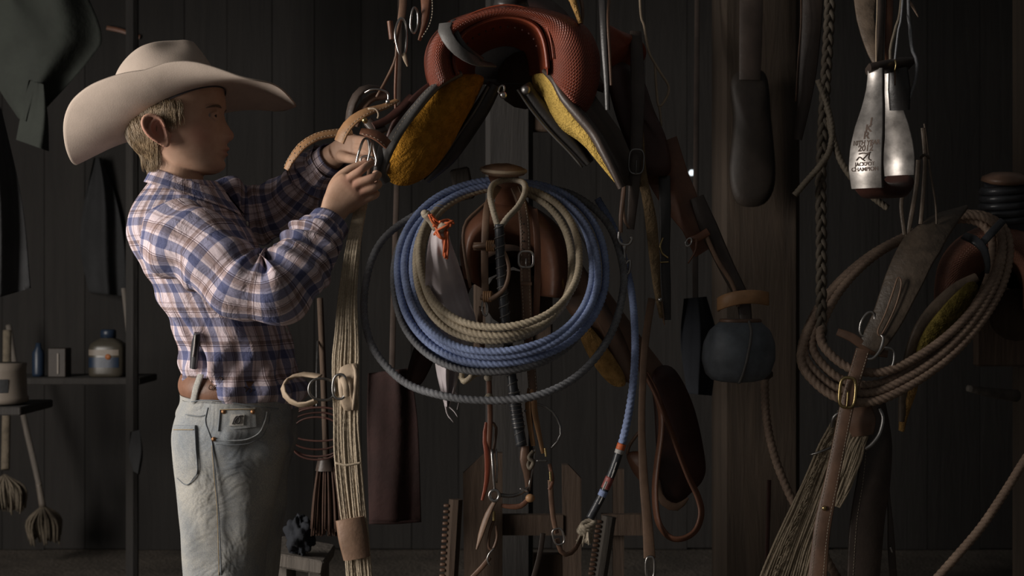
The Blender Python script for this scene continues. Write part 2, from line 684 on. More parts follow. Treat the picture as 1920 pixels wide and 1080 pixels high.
mat_rope('rope_grey', (0.30, 0.31, 0.33), (0.20, 0.20, 0.21))
mat_rope('rope_brown', (0.36, 0.255, 0.185), (0.24, 0.165, 0.12))
mat_rope('rope_dun', (0.20, 0.165, 0.12), (0.13, 0.105, 0.075))
mat_rope('cord_beige', (0.56, 0.46, 0.33), (0.42, 0.34, 0.24))
mat_rope('cord_dun', (0.46, 0.37, 0.26), (0.32, 0.255, 0.175))
plain('orange_twine', (0.72, 0.16, 0.05), 0.6, 0.25, 40, 0.2)
plain('white_cloth', (0.74, 0.67, 0.69), 0.85, 0.22, 14, 0.3, 60, 0.003)
plain('black_wrap', (0.045, 0.048, 0.055), 0.35, 0.3, 40, 0.3)
plain('tape_red', (0.36, 0.10, 0.09), 0.5, 0.4, 60, 0.2)
plain('tape_white', (0.50, 0.48, 0.46), 0.5, 0.4, 90, 0.2)
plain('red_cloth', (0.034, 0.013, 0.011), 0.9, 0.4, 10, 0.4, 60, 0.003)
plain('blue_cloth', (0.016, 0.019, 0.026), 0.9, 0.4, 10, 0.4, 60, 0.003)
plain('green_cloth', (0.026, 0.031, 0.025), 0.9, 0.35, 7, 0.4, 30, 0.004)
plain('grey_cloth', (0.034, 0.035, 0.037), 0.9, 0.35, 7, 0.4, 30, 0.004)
plain('white_plastic', (0.20, 0.17, 0.14), 0.5, 0.2, 14, 0.1)
plain('clear_plastic', (0.055, 0.048, 0.036), 0.35, 0.2, 14, 0.1)
plain('blue_plastic', (0.014, 0.026, 0.05), 0.4, 0.2, 14, 0.1)
plain('orange_print', (0.30, 0.10, 0.03), 0.6, 0.2, 14, 0)
plain('mop_cotton', (0.20, 0.165, 0.12), 0.95, 0.4, 30, 0.6, 200, 0.003)
plain('broom_bristle', (0.07, 0.034, 0.020), 0.8, 0.4, 30, 0.3)
plain('fur', (0.26, 0.175, 0.09), 0.9, 0.5, 30, 0.8, 160, 0.004)
mdl, ntl, bl_ = new_mat('daylight')
bl_.inputs['Emission Color'].default_value = (0.85, 0.95, 1.0, 1)
bl_.inputs['Emission Strength'].default_value = 1.2

plain('collar_leather', (0.105, 0.078, 0.056), 0.48, 0.5, 26, 0.5, 70, 0.002)
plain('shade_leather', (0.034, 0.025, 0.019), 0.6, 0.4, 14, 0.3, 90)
mat_rope('rope_dark', (0.135, 0.11, 0.08), (0.09, 0.07, 0.05))
# ------------------------------------------------------------------ the room
WALLY = 2.6


def structure(o):
    o['kind'] = 'structure'
    return o


structure(MB().add(box_g((0, 0.4, -0.05), (6.4, 7.4, 0.1), bev=0.01)).build('floor', 'dirt', smooth=False))
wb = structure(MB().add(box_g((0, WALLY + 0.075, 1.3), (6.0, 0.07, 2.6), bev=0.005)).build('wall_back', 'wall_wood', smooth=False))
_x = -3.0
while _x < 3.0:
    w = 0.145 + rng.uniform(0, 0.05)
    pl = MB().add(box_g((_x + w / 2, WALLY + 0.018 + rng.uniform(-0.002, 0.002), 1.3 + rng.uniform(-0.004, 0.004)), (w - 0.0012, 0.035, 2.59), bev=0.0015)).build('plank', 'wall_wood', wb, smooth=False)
    _x += w
# left wall with the open doorway the daylight comes through
wl = structure(MB().add(box_g((-2.92, 1.26, 1.3), (0.06, 2.62, 2.6), bev=0.005)).add(box_g((-2.92, -2.6, 1.3), (0.06, 1.6, 2.6), bev=0.005)).add(box_g((-2.92, -0.925, 2.45), (0.06, 1.75, 0.3), bev=0.005)).build('wall_left', 'wall_wood', smooth=False))
for yy in (-0.03, -1.82):
    MB().add(box_g((-2.88, yy, 1.16), (0.14, 0.1, 2.3), bev=0.006)).build('door_post', 'post_wood', wl, smooth=False)
_y = 0.06
while _y < 2.5:
    w = 0.15 + rng.uniform(0, 0.05)
    MB().add(box_g((-2.875, _y + w / 2, 1.3), (0.03, w - 0.008, 2.59), bev=0.004)).build('plank', 'wall_wood', wl, smooth=False)
    _y += w
wr = structure(MB().add(box_g((2.92, 0.5, 1.3), (0.06, 4.2, 2.6), bev=0.005)).build('wall_right', 'wall_wood', smooth=False))
_y = -1.5
while _y < 2.5:
    w = 0.15 + rng.uniform(0, 0.05)
    MB().add(box_g((2.875, _y + w / 2, 1.3), (0.03, w - 0.008, 2.59), bev=0.004)).build('plank', 'wall_wood', wr, smooth=False)
    _y += w

# overhead beams the tack hangs from, and the posts
bm1 = structure(MB().add(box_g((0, 0.36, 1.80), (5.7, 0.11, 0.13), bev=0.008)).build('ceiling_beam', 'post_wood', smooth=False))
bm2 = structure(MB().add(box_g((0, 1.28, 1.98), (5.7, 0.14, 0.16), bev=0.008)).build('ceiling_beam', 'post_wood', smooth=False))
def post(px, y, w, zt, name='wood_post', mat='post_wood'):
    return structure(MB().add(box_g((P(px, 0, y)[0], y, zt / 2), (w, w, zt), bev=0.012)).build(name, mat, smooth=False))
post(1415, 1.30, 0.205, 1.90)
post(955, 1.10, 0.12, 1.90, mat='wall_wood')
post(1960, 1.10, 0.13, 1.90)
post(248, 1.75, 0.035, 1.9, 'wood_stud', 'wall_wood')
dg_ = MB().add(lathe_g([(.0001, -.004), (.011, -.003), (.011, 0)], P(1297, 324, WALLY - .006), (0, 1, 0), 12)).build('knot_hole', 'daylight', wb)
# ------------------------------------------------------------------ the boy
K0 = 1.0 / 1056.0


def X0(px):
    return (px - 960) * K0


def Z0(py):
    return CAMZ + (540 - py) * K0


class Loft:
    """upright body form: rows (py, back px, front px, y centre, half width, roundness)"""
    def __init__(self, rows, n=90, m=72):
        r = np.array(rows, float)
        self.r = r
        self.py = np.linspace(r[0, 0], r[-1, 0], n)
        # smooth monotone interpolation by Catmull-Rom on the table
        self.tab = spline_table(r, self.py)
        self.m = m

    def at(self, py):
        return np.array([np.interp(py, self.py, self.tab[:, c]) for c in range(self.tab.shape[1])])

    def point(self, py, th, off=0.0):
        b, f, yc, hw, e = self.at(py)
        xc, a = X0((b + f) / 2), (f - b) / 2 * K0
        cs, sn = math.cos(th), math.sin(th)
        cs = math.copysign(abs(cs) ** e, cs)
        sn = math.copysign(abs(sn) ** e, sn)
        return A(xc + (a + off) * cs, yc + (hw + off) * sn, Z0(py))

    def near(self, px, py, off=0.0):
        """point on the camera side that appears at (px, py)"""
        y = -0.1
        p2 = py
        for _ in range(4):
            k = (y - CAMY) / F
            x = (px - 960) * k
            z = CAMZ + (540 - py) * k
            p2 = 540 - (z - CAMZ) / K0
            b, f, yc, hw, e = self.at(p2)
            xc, a = X0((b + f) / 2), (f - b) / 2 * K0
            c = max(-0.995, min(0.995, (x - xc) / a))
            y = yc - hw * max(0.0, 1 - abs(c) ** (2 / e)) ** (e / 2)
        return A(x, y, z) + off * unit(A(c * 0.8, -1, 0) if abs(c) < 0.9 else A(c, -0.3, 0))

    def rings(self, disp=None, scale=1.0):
        th = np.linspace(0, 2 * math.pi, self.m, endpoint=False)
        G = []
        for i, py in enumerate(self.py):
            b, f, yc, hw, e = self.tab[i]
            xc, a = X0((b + f) / 2), (f - b) / 2 * K0
            cs, sn = np.cos(th), np.sin(th)
            cs = np.sign(cs) * np.abs(cs) ** e
            sn = np.sign(sn) * np.abs(sn) ** e
            d = np.zeros_like(th) if disp is None else disp(py, th)
            G.append(np.stack([xc + (a * scale + d) * cs, yc + (hw * scale + d) * sn, np.full_like(th, Z0(py))], 1))
        return np.array(G)


def spline_table(r, py):
    out = []
    x = r[:, 0]
    for c in range(1, r.shape[1]):
        y = r[:, c]
        d = np.gradient(y, x)
        i = np.clip(np.searchsorted(x, py) - 1, 0, len(x) - 2)
        h = x[i + 1] - x[i]
        t = (py - x[i]) / h
        out.append((2 * t**3 - 3 * t**2 + 1) * y[i] + (t**3 - 2 * t**2 + t) * h * d[i] + (-2 * t**3 + 3 * t**2) * y[i + 1] + (t**3 - t**2) * h * d[i + 1])
    return np.stack(out, 1)


boy = thing('person', 'child in cream cowboy hat, plaid shirt and faded jeans reaching to a buckle', 'person', (X0(420), 0, 0))

# ---- head ---------------------------------------------------------------
HEAD = [(117, 318, 345, 0, .010, 1), (121, 298, 368, 0, .030, 1), (130, 272, 395, 0, .050, 1), (150, 251, 413, 0, .067, 1), (175, 241, 420, 0, .0735, .97),
        (195, 238, 422, 0, .0745, .95), (210, 238, 419.5, 0, .0740, .95), (228, 239, 419, 0, .0725, .95), (245, 241, 420.5, 0, .0705, .95), (262, 246, 423, 0, .067, .95),
        (275, 254, 424.5, 0, .063, .95), (285, 264, 424.2, 0, .0605, .95), (295, 276, 421.5, 0, .057, .95), (305, 290, 421.2, 0, .0525, .95), (314, 306, 419.5, 0, .046, .95),
        (321, 330, 414, 0, .036, .98), (327, 352, 402, 0, .018, 1)]
head = Loft(HEAD, 110, 120)
HG = head.rings()
hx, hy, hz = HG[..., 0], HG[..., 1], HG[..., 2]
_th = np.linspace(0, 2 * math.pi, 120, endpoint=False)
# jaw and face narrow towards the front
for i, py in enumerate(head.py):
    k = np.interp(py, [117, 200, 260, 300, 327], [0.0, 0.10, 0.17, 0.20, 0.1])
    HG[i, :, 1] *= 1 - k * np.clip(np.cos(_th), -0.3, 1)


def gz(py0, s):
    return np.exp(-((540 - (HG[..., 2] - CAMZ) / K0 - py0) / s) ** 2)


def gy(y0, s):
    return np.exp(-((np.abs(HG[..., 1]) - y0) / s) ** 2)


front = (np.cos(_th) > 0)[None, :] * 1.0
pyv = head.py
# nose: ridge height by level
nose = np.interp(pyv, [205, 214, 228, 240, 250, 256, 261, 266, 270], [0, 1.0, 5.0, 11.0, 17.0, 17.0, 14.0, 6.0, 0]) * K0
nw = np.interp(pyv, [205, 228, 245, 256, 266], [.006, .0075, .0105, .0130, .012])
HG[..., 0] += front * nose[:, None] * np.exp(-(HG[..., 1] / nw[:, None]) ** 2 * 1.0)
# nostril wings
HG[..., 0] += front * 0.0045 * gz(257, 5.0) * gy(.0115, .0045)
# eye sockets, brow ridge, cheeks
HG[..., 0] -= front * 0.0055 * gz(220, 9.0) * gy(.029, .013)
HG[..., 0] += front * 0.0030 * gz(201, 5.0) * gy(.026, .018)
HG[..., 0] += front * 0.0030 * gz(246, 15.0) * gy(.036, .013)
# lips and chin
HG[..., 0] += front * 0.0062 * gz(279, 4.2) * gy(0, .016)
HG[..., 0] += front * 0.0050 * gz(290.5, 4.2) * gy(0, .014)
HG[..., 0] -= front * 0.0042 * gz(284.8, 1.6) * gy(0, .020)
HG[..., 0] -= front * 0.0030 * gz(299, 4.0) * gy(0, .015)
HG[..., 0] += front * 0.0022 * gz(312, 7.0) * gy(0, .014)
body_parts = MB()
body_parts.add(grid(HG))

# ---- ears ---------------------------------------------------------------
EO = [(311, 236), (306, 224), (296, 217), (284, 215.5), (274, 220), (270, 230), (272, 242), (279, 254), (288, 263), (299, 271), (309, 276), (316, 273), (317, 264), (315, 252)]


def ear(side):
    o = spline(np.array([(960 + (p[0] - 960) * .970, 540 + (p[1] - 540) * .970, 0.0) for p in EO]), 56, closed=True)
    c = np.array([321, 257, 0.0])
    top, bot = [], []
    for k in range(13):
        t = max(k / 12, 0.02)
        q = c + (o - c) * t
        # height out from the head: bowl, antihelix, helix rim
        hh = np.interp(t, [0, .25, .5, .62, .72, .84, .93, 1.0], [.001, .001, .006, .0085, .0055, .0085, .0105, .0075])
        lob = np.clip((q[:, 1] - 271) / 8, 0, 1)
        hh = hh * (1 - lob) + .0075 * lob
        flare = np.clip((336 - q[:, 0]) / 46, 0, 1) * 0.014
        yy = -.0685 - flare - hh
        top.append(np.stack([X0(q[:, 0]), yy, Z0(q[:, 1])], 1))
        bot.append(np.stack([X0(q[:, 0]), -.0660 - flare * 0.8 + 0 * hh, Z0(q[:, 1])], 1))
    G = np.concatenate([np.array(top), np.array(bot)[::-1]])
    if side > 0:
        G = G.copy()
        G[..., 1] *= -1
        G = G[:, ::-1]
    return grid(G)


body_parts.add(ear(-1)).add(ear(1))
# tragus
body_parts.add(sphere_g(A(X0(335), -.071, Z0(261)), .004, .004, .006))
# eyelids
for sgn in (-1, 1):
    ec = A(X0(400.0), sgn * .0285, Z0(221))
    for lift, rr in ((.0055, .0034), (-.0058, .0030)):
        pts = []
        for k in np.linspace(-1.25, 1.30, 11):
            c_ = math.cos(k * 1.12)
            pts.append(ec + .0104 * A(math.cos(k), sgn * math.sin(k), 0) + A(.0005, 0, lift * max(0.15, c_)))
        body_parts.add(tube_g(np.array(pts), [.002, rr, rr * 1.1, rr, .002], sides=10, n=24))
# fold of the ear
EC = lambda a, b, y: A(X0(960 + (a - 960) * .970), y, Z0(540 + (b - 540) * .970))
for sy in (1, -1):
    body_parts.add(tube_g(np.array([EC(300, 264, -.078) * A(1, sy, 1), EC(288, 252, -.0850) * A(1, sy, 1), EC(284, 238, -.0870) * A(1, sy, 1), EC(292, 226, -.0850) * A(1, sy, 1), EC(304, 226, -.078) * A(1, sy, 1)]), [.0020, .0034, .0036, .0030, .002], sides=10, n=24))
    rim = [EC(a, b, -.0815 - .014 * max(0, min(1, (316 - a) / 46))) * A(1, sy, 1) for a, b in ((312, 240), (305, 226), (296, 219.5), (285, 218), (276.5, 222), (273, 231), (275, 242), (281.5, 253), (290, 261.5), (300, 268))]
    body_parts.add(tube_g(np.array(rim), [.0022, .0034, .0036, .0036, .0032, .0024], sides=10, n=40))
# ---- neck and trunk -------------------------------------------------------
body_parts.add(tube_g(PP([(338, 285), (333, 315), (330, 345), (335, 390)], 0.0), [.047, .046, .050, .062], sides=40, n=40))
TORSO = [(340, 283, 404, 0, .054, 1), (356, 271, 416, 0, .060, 1), (376, 260, 430, 0, .086, .96), (396, 253, 446, 0, .118, .92), (418, 249, 460, 0, .140, .88),
         (440, 249, 474, 0, .146, .88), (460, 255, 484, 0, .145, .9), (500, 274, 499, 0, .139, .92), (550, 297, 515, 0, .132, .92), (600, 322, 530, 0, .128, .92),
         (640, 342, 539, 0, .125, .92), (672, 352, 543, 0, .124, .92), (700, 352, 545, 0, .124, .92), (722, 356, 546, 0, .123, .92), (742, 360, 545, 0, .119, .92), (758, 364, 541, 0, .112, .92)]
torso = Loft(TORSO, 120, 120)
body_parts.add(grid(Loft(TORSO, 40, 48).rings(scale=0.82)))
NEAR = [(745, 345, 543, -.060, .076, .92), (775, 333, 545, -.062, .082, .92), (800, 327, 546, -.064, .085, .92), (850, 328, 541, -.068, .084, .92), (900, 333, 530, -.070, .080, .92),
        (950, 338, 518, -.072, .075, .92), (1000, 343, 508, -.073, .070, .92), (1070, 352, 500, -.074, .066, .95), (1130, 360, 492, -.075, .062, 1), (1200, 362, 478, -.076, .056, 1),
        (1300, 362, 466, -.078, .052, 1), (1400, 364, 462, -.08, .050, 1), (1490, 362, 466, -.08, .052, 1)]
NEAR = [(r[0], 960 + (r[1] - 960) * .976, 960 + (r[2] - 960) * .984) + tuple(r[3:]) for r in NEAR]
FAR = [(r[0], r[1] + (28 if r[0] > 900 else 12), r[2] + (14 if r[0] > 900 else 4), -r[3], r[4], r[5]) for r in NEAR]
FAR = [(r[0], 960 + (r[1] - 960) / .976 * 1.02, 960 + (r[2] - 960) / .984 * 1.01) + tuple(r[3:]) for r in FAR]
jn, jf = Loft(NEAR, 120, 96), Loft(FAR, 120, 96)
body_parts.add(grid(Loft(NEAR, 40, 40).rings(scale=0.84))).add(grid(Loft(FAR, 40, 40).rings(scale=0.84)))

# ---- arms -----------------------------------------------------------------
ARM_R = PP([(330, 425, -.100), (362, 446, -.150), (402, 470, -.182), (452, 524, -.196), (490, 545, -.200), (524, 541, -.194), (556, 505, -.176), (590, 455, -.145), (616, 420, -.118)])
ARM_L = PP([(370, 425, .10), (412, 412, .145), (470, 400, .175), (530, 385, .17), (575, 345, .14), (612, 305, .10), (634, 286, .075)])
body_parts.add(tube_g(ARM_R, [.030, .040, .040, .038, .037, .034, .029, .024, .021], sides=28, n=60))
body_parts.add(tube_g(ARM_L, [.030, .040, .040, .036, .033, .027, .021], sides=28, n=60))


def palm_g(rows):
    G = []
    rows = np.array(rows, float)
    q = spline(rows, 16)
    c = q[:, :3]
    t = tangents(c)
    wdir = q[:, 3:6]
    wdir = unit(wdir - t * (wdir * t).sum(1, keepdims=True))
    nd_ = np.cross(t, wdir)
    th = np.linspace(0, 2 * math.pi, 28, endpoint=False)
    for i in range(len(q)):
        cs, sn = np.cos(th), np.sin(th)
        cs = np.sign(cs) * np.abs(cs) ** .85
        sn = np.sign(sn) * np.abs(sn) ** .85
        G.append(c[i] + q[i, 6] * cs[:, None] * wdir[i] + q[i, 7] * sn[:, None] * nd_[i])
    return grid(np.array(G))


def finger(pts, r, root=None):
    pts = np.asarray(pts, float)
    if root is not None:
        pts = np.concatenate([np.asarray(root, float)[None], pts])
        r = [r[0] * .95] + list(r)
    body_parts.add(tube_g(pts, r, sides=16, n=40))
    for q, rr in ((pts[1 if root is not None else 0], r[0] * .9), (pts[-2], r[-2] * 1.0), (pts[-1], r[-1])):
        body_parts.add(sphere_g(q, rr))


# right hand: back of the hand to the camera, fingers closing on the buckle
wv = unit(P(642, 330, -.10) - P(682, 376, -.095))
body_parts.add(palm_g([(*P(612, 424, -.115), *wv, .0215, .0165), (*P(623, 402, -.110), *wv, .0225, .0160), (*P(634, 381, -.106), *wv, .0270, .0150),
                       (*P(648, 361, -.104), *wv, .0300, .0145), (*P(660, 350, -.105), *wv, .0285, .0125), (*P(666, 345, -.104), *wv, .0230, .0090)]))
finger(PP([(614, 388, -.094), (628, 343, -.088), (654, 319, -.082), (686, 306, -.074)]), [.0105, .0092, .0082, .0066])       # thumb
finger(PP([(652, 338, -.1085), (676, 320, -.113), (688, 311, -.104), (696, 306, -.090)]), [.0088, .0078, .0070, .0060], root=P(634, 368, -.100))       # index
finger(PP([(667, 347, -.1095), (699, 333, -.111), (709, 328, -.094), (704, 325, -.078)]), [.0090, .0078, .0070, .0060], root=P(644, 376, -.101))       # middle
finger(PP([(676, 361, -.1055), (704, 350, -.104), (710, 345, -.086), (704, 342, -.070)]), [.0086, .0074, .0066, .0057], root=P(650, 384, -.100))       # ring
finger(PP([(678, 377, -.0980), (700, 368, -.094), (706, 363, -.078), (700, 360, -.064)]), [.0080, .0068, .0060, .0052], root=P(654, 394, -.097))       # little
body_parts.add(tube_g(PP([(618, 395, -.100), (630, 362, -.096), (640, 338, -.098)]), [.012, .0125, .008], sides=16, n=20))      # thumb web
# left hand behind the straps, reaching in from the far side
wl_ = unit(P(655, 262, .05) - P(658, 300, .05))
body_parts.add(palm_g([(*P(628, 290, .080), *wl_, .0195, .0155), (*P(640, 283, .070), *wl_, .0235, .0150), (*P(654, 279, .060), *wl_, .0270, .0140), (*P(666, 278, .050), *wl_, .0255, .0120), (*P(672, 278, .045), *wl_, .018, .008)]))
finger(PP([(668, 262, .046), (686, 264, .022), (694, 272, .004), (695, 280, -.006)]), [.0086, .0076, .0068, .0058])
finger(PP([(671, 274, .042), (688, 276, .018), (697, 284, .002), (697, 291, -.006)]), [.0088, .0078, .0068, .0058])
finger(PP([(670, 286, .044), (686, 289, .022), (694, 296, .006), (694, 302, -.004)]), [.0084, .0074, .0066, .0056])
finger(PP([(666, 296, .050), (680, 299, .030), (688, 304, .016), (688, 309, .006)]), [.0078, .0066, .0060, .0052])
finger(PP([(640, 292, .056), (654, 297, .030), (670, 299, .008), (684, 298, -.006)]), [.0105, .0090, .0080, .0066])

bo = body_parts.build('body', 'skin', boy)
bpy.context.view_layer.objects.active = bo
md = bo.modifiers.new('remesh', 'REMESH')
md.mode = 'VOXEL'
md.voxel_size = 0.0017
md2 = bo.modifiers.new('smooth', 'SMOOTH')
md2.factor = 0.5
md2.iterations = 5
dg = bpy.context.evaluated_depsgraph_get()
me2 = bpy.data.meshes.new_from_object(bo.evaluated_get(dg))
bo.modifiers.clear()
old = bo.data
bo.data = me2
bpy.data.meshes.remove(old)
me2.polygons.foreach_set('use_smooth', [True] * len(me2.polygons))
co = np.empty(len(me2.vertices) * 3)
me2.vertices.foreach_get('co', co)
co = co.reshape(-1, 3)
if not me2.materials:
    me2.materials.append(M['skin'])


def near_t(pt, s):
    return np.exp(-(((co - pt) / s) ** 2).sum(1))


tint = 0.75 * near_t(A(X0(312), -.085, Z0(255)), .028) + 0.75 * near_t(A(X0(312), .085, Z0(255)), .028) + 0.45 * near_t(A(X0(388), -.055, Z0(258)), .022)
tint += 0.8 * np.exp(-((co[:, 0] - X0(431)) / .008) ** 2 - (co[:, 1] / .021) ** 2 - ((co[:, 2] - Z0(285)) / .0075) ** 2)
tint += 0.35 * near_t(A(X0(436), 0, Z0(252)), .014)
for (a, b, c_) in ((652, 338, -.117), (676, 320, -.118), (667, 347, -.118), (676, 361, -.112), (678, 377, -.102), (699, 333, -.114), (696, 306, -.09), (686, 306, -.074)):
    tint += 0.30 * near_t(P(a, b, c_), .011)
att = me2.attributes.new('tint', 'FLOAT', 'POINT')
att.data.foreach_set('value', np.clip(tint, 0, 1).astype(np.float32))

# ---- eyes -------------------------------------------------------------------
for sgn in (-1, 1):
    ec = A(X0(400.0), sgn * .0285, Z0(221))
    eb = MB().add(sphere_g(ec, .0112, n=14, m=20)).build('eyeball', 'eye_white_shaded', boy)
    dv = unit(A(1.0, sgn * 0.12, -0.02))
    mkp = [(0.0001, .0119), (.003, .0116), (.0056, .0104), (.0068, .0094), (.0069, .0088)]
    MB().add(lathe_g(mkp, ec, dv, 16)).build('iris', 'iris', eb)
    tube('eyebrow', [A(X0(418), sgn * .012, Z0(205)), A(X0(417), sgn * .026, Z0(203)), A(X0(411), sgn * .040, Z0(204)), A(X0(398), sgn * .052, Z0(209))], [.0012, .0024, .0022, .0008], 'brow', boy, sides=6, n=16)

# ---- hair: locks of strands under the hat ------------------------------------
hm = MB()


def scalp(px, py, sgn, off=0.0):
    b, f, yc, hw, e = head.at(py)
    c = max(-1, min(1, (px - (b + f) / 2) / ((f - b) / 2)))
    y = (hw + off) * max(0, 1 - c * c) ** .5
    return A(X0((b + f) / 2) + ((f - b) / 2 * K0 + off) * c, sgn * y, Z0(py))


def strand(p0, p1, sgn, lift, r0):
    (x0, y0), (x1, y1) = [(960 + (a - 960) * .974, 540 + (b - 540) * .974) for a, b in (p0, p1)]
    pts = []
    bend = rng.normal(0, 3.0)
    for t in np.linspace(0, 1, 6):
        x = x0 + (x1 - x0) * t + bend * math.sin(math.pi * t)
        y = y0 + (y1 - y0) * t
        q = scalp(max(238.5, x), min(y, 300), sgn, .002 + lift * (0.3 + 0.7 * math.sin(math.pi * min(1, .2 + t * .75))))
        if y > 300:
            q[2] = Z0(y)
        pts.append(q)
    hm.add(tube_g(np.array(pts), [r0, r0, r0 * .7, r0 * .2], sides=3, n=7))


for sgn in (-1, 1):
    for _ in range(1500):        # behind the ear and the nape
        x = 240 + 62 * rng.beta(1.2, 1.4)
        y = 215 + rng.uniform(0, 62)
        x1 = x + (286 - x) * rng.uniform(.30, .75) + rng.normal(0, 3)
        y1 = min(326, y + rng.uniform(34, 62))
        strand((x, y), (x1, y1), sgn, rng.uniform(.001, .0075), rng.uniform(.00035, .0007))
    for _ in range(280):        # side lock in front of the ear
        x = 306 + 36 * rng.random()
        y = 186 + rng.uniform(0, 26)
        ln = np.interp(x, [304, 325, 348], [52, 44, 22])
        strand((x, y), (x + rng.normal(1, 4), y + rng.uniform(.6, 1) * ln), sgn, rng.uniform(.001, .0045), rng.uniform(.0003, .00055))
    for _ in range(260):        # above the ear
        x = 262 + 50 * rng.random()
        strand((x, 195 + rng.uniform(0, 12)), (x + rng.normal(-2, 4), 228 + rng.uniform(-6, 10)), sgn, rng.uniform(.001, .004), .0006)
for _ in range(260):            # the very back
    yy = rng.uniform(-.045, .045)
    y0 = rng.uniform(215, 275)
    pts = []
    for t in np.linspace(0, 1, 5):
        py = min(324, y0 + t * 48)
        b, f, yc, hw, e = head.at(min(py, 292))
        xx = X0(b) + (1 - math.sqrt(max(0.05, 1 - (yy / max(hw, .05)) ** 2))) * .09 - .003 - .004 * math.sin(3 * t)
        pts.append(A(xx, yy, Z0(py)))
    hm.add(tube_g(np.array(pts), [.0011, .0011, .0004], sides=3, n=6))
hm.build('hair', 'hair', boy)

# ---- shirt ------------------------------------------------------------------
def sm(x, a, b):
    t = np.clip((x - a) / (b - a), 0, 1)
    return t * t * (3 - 2 * t)


def torso_disp(py, th):
    d = 0.0018 * np.sin(5 * th + py * 0.021) + 0.0014 * np.sin(9 * th - py * 0.05)
    w = sm(py, 600, 690) * (1 - sm(py, 735, 757))
    # cloth bags over the belt
    d = d + w * (0.0060 * np.sin(7 * th + 0.8) + 0.0045 * np.sin(12 * th + py * .07) + 0.004)
    # long folds falling from the arm pit to the back waist
    g = np.exp(-((th - (4.05 + (py - 600) * 0.0016)) / .10) ** 2) + np.exp(-((th - (4.35 + (py - 620) * 0.0030)) / .09) ** 2) - np.exp(-((th - (4.20 + (py - 610) * 0.0022)) / .08) ** 2)
    d = d + 0.007 * g * sm(py, 520, 600) * (1 - sm(py, 720, 750))
    d = d + .017 * sm(py, 696, 730) * sm(np.cos(th), -.25, .15)
    # shoulder blades and cross folds on the back
    d = d + 0.003 * np.sin(py * 0.115 + 2.0 * np.sin(th)) * sm(py, 470, 540) * (1 - sm(py, 690, 720)) * np.exp(-((th - 3.5) / .7) ** 2)
    return d


SG = torso.rings(torso_disp)
# hem: lower at the front, tucked at the back
for i, py in enumerate(torso.py):
    k = sm(py, 728, 758)
    c = np.cos(np.linspace(0, 2 * math.pi, 120, endpoint=False))
    SG[i, :, 2] += k * (.040 * sm(-c, -.05, .45)) - k * 0.006 * np.clip(c - .2, 0, 1)
    SG[i, :, 0] += k * 0
SGi = SG * 1.0
shirt = MB().add(grid(SG, caps=False)).build('shirt', 'plaid', boy)


def sleeve(path, radii, n, name, seed):
    p = spline(path, n)
    t, a1, a2 = frames(p)
    th = np.linspace(0, 2 * math.pi, 72, endpoint=False)
    s = np.linspace(0, 1, n)
    rr = np.interp(s, np.linspace(0, 1, len(radii)), radii)
    L = np.linalg.norm(np.diff(p, axis=0), axis=1).sum()
    # direction of the bend decides where folds gather
    cur = np.gradient(t, axis=0)
    cin = unit(cur[np.argmax(np.linalg.norm(cur, axis=1))])
    dot = np.cos(th)[None] * (a1 @ cin)[:, None] + np.sin(th)[None] * (a2 @ cin)[:, None]
    sl = (s * L)[:, None]
    se = s[np.argmax(np.linalg.norm(cur, axis=1))] * L
    e = np.exp(-((sl - se) / .075) ** 2)
    inn = sm(dot, -0.4, 0.8)
    rs = np.random.default_rng(seed)
    ph = rs.uniform(0, 6, 4)
    d = .0105 * e * inn * np.sin(2 * math.pi * (sl - se) / .036 + 0.9 * np.sin(2 * th[None] + ph[0]))
    d += .0060 * e * (1 - inn) * np.sin(2 * math.pi * (sl - se) / .055 + 1.4 * np.sin(th[None] + ph[1]))
    w = sm(s, .74, .84)[:, None] * (1 - sm(s, .955, .985))[:, None]
    d += .0055 * w * np.sin(2 * math.pi * sl / .026 + 1.6 * np.sin(th[None] * 2 + ph[2]))
    d += .0026 * np.sin(3 * th[None] + 9 * s[:, None] * 2 + ph[3]) + .0018 * np.sin(5 * th[None] - 14 * s[:, None])
    d += .0048 * np.sin(2 * math.pi * sl / .075 + 2.2 * th[None]) * (1 - sm(s, .35, .5))[:, None] * sm(s, .05, .15)[:, None]
    G = p[:, None] + (rr[:, None] + d)[:, :, None] * (np.cos(th)[None, :, None] * a1[:, None] + np.sin(th)[None, :, None] * a2[:, None])
    return MB().add(grid(G, caps=False)).build(name, 'plaid', shirt), p, t


slv, sp, st = sleeve(PP([(306, 446, -.078), (342, 454, -.132), (398, 480, -.172), (448, 528, -.190), (489, 545, -.196), (524, 538, -.192), (556, 502, -.176), (588, 457, -.148), (606, 434, -.128)]),
                     [.046, .066, .066, .061, .060, .058, .054, .048, .040], 150, 'sleeve', 3)
slv2, sp2, st2 = sleeve(PP([(355, 425, .08), (410, 400, .145), (470, 402, .170), (530, 386, .166), (572, 348, .14), (600, 318, .112), (612, 306, .102)]),
                        [.072, .066, .060, .055, .050, .042, .037], 110, 'sleeve', 5)


def cuff(a, b, r0, r1):
    p = np.array([a + (b - a) * t for t in np.linspace(0, 1, 12)])
    t, a1, a2 = frames(p)
    th = np.linspace(0, 2 * math.pi, 48, endpoint=False)
    rr = np.linspace(r0, r1, 12)
    G = p[:, None] + (rr[:, None] * (1 + .03 * np.sin(2 * th + 1)[None]))[:, :, None] * (np.cos(th)[None, :, None] * a1[:, None] + np.sin(th)[None, :, None] * a2[:, None])
    Gi = p[:, None] + (rr[:, None] - .003)[:, :, None] * (np.cos(th)[None, :, None] * a1[:, None] + np.sin(th)[None, :, None] * a2[:, None])
    return MB().add(grid(np.concatenate([G, Gi[::-1]]), caps=False)).build('cuff', 'plaid', shirt)


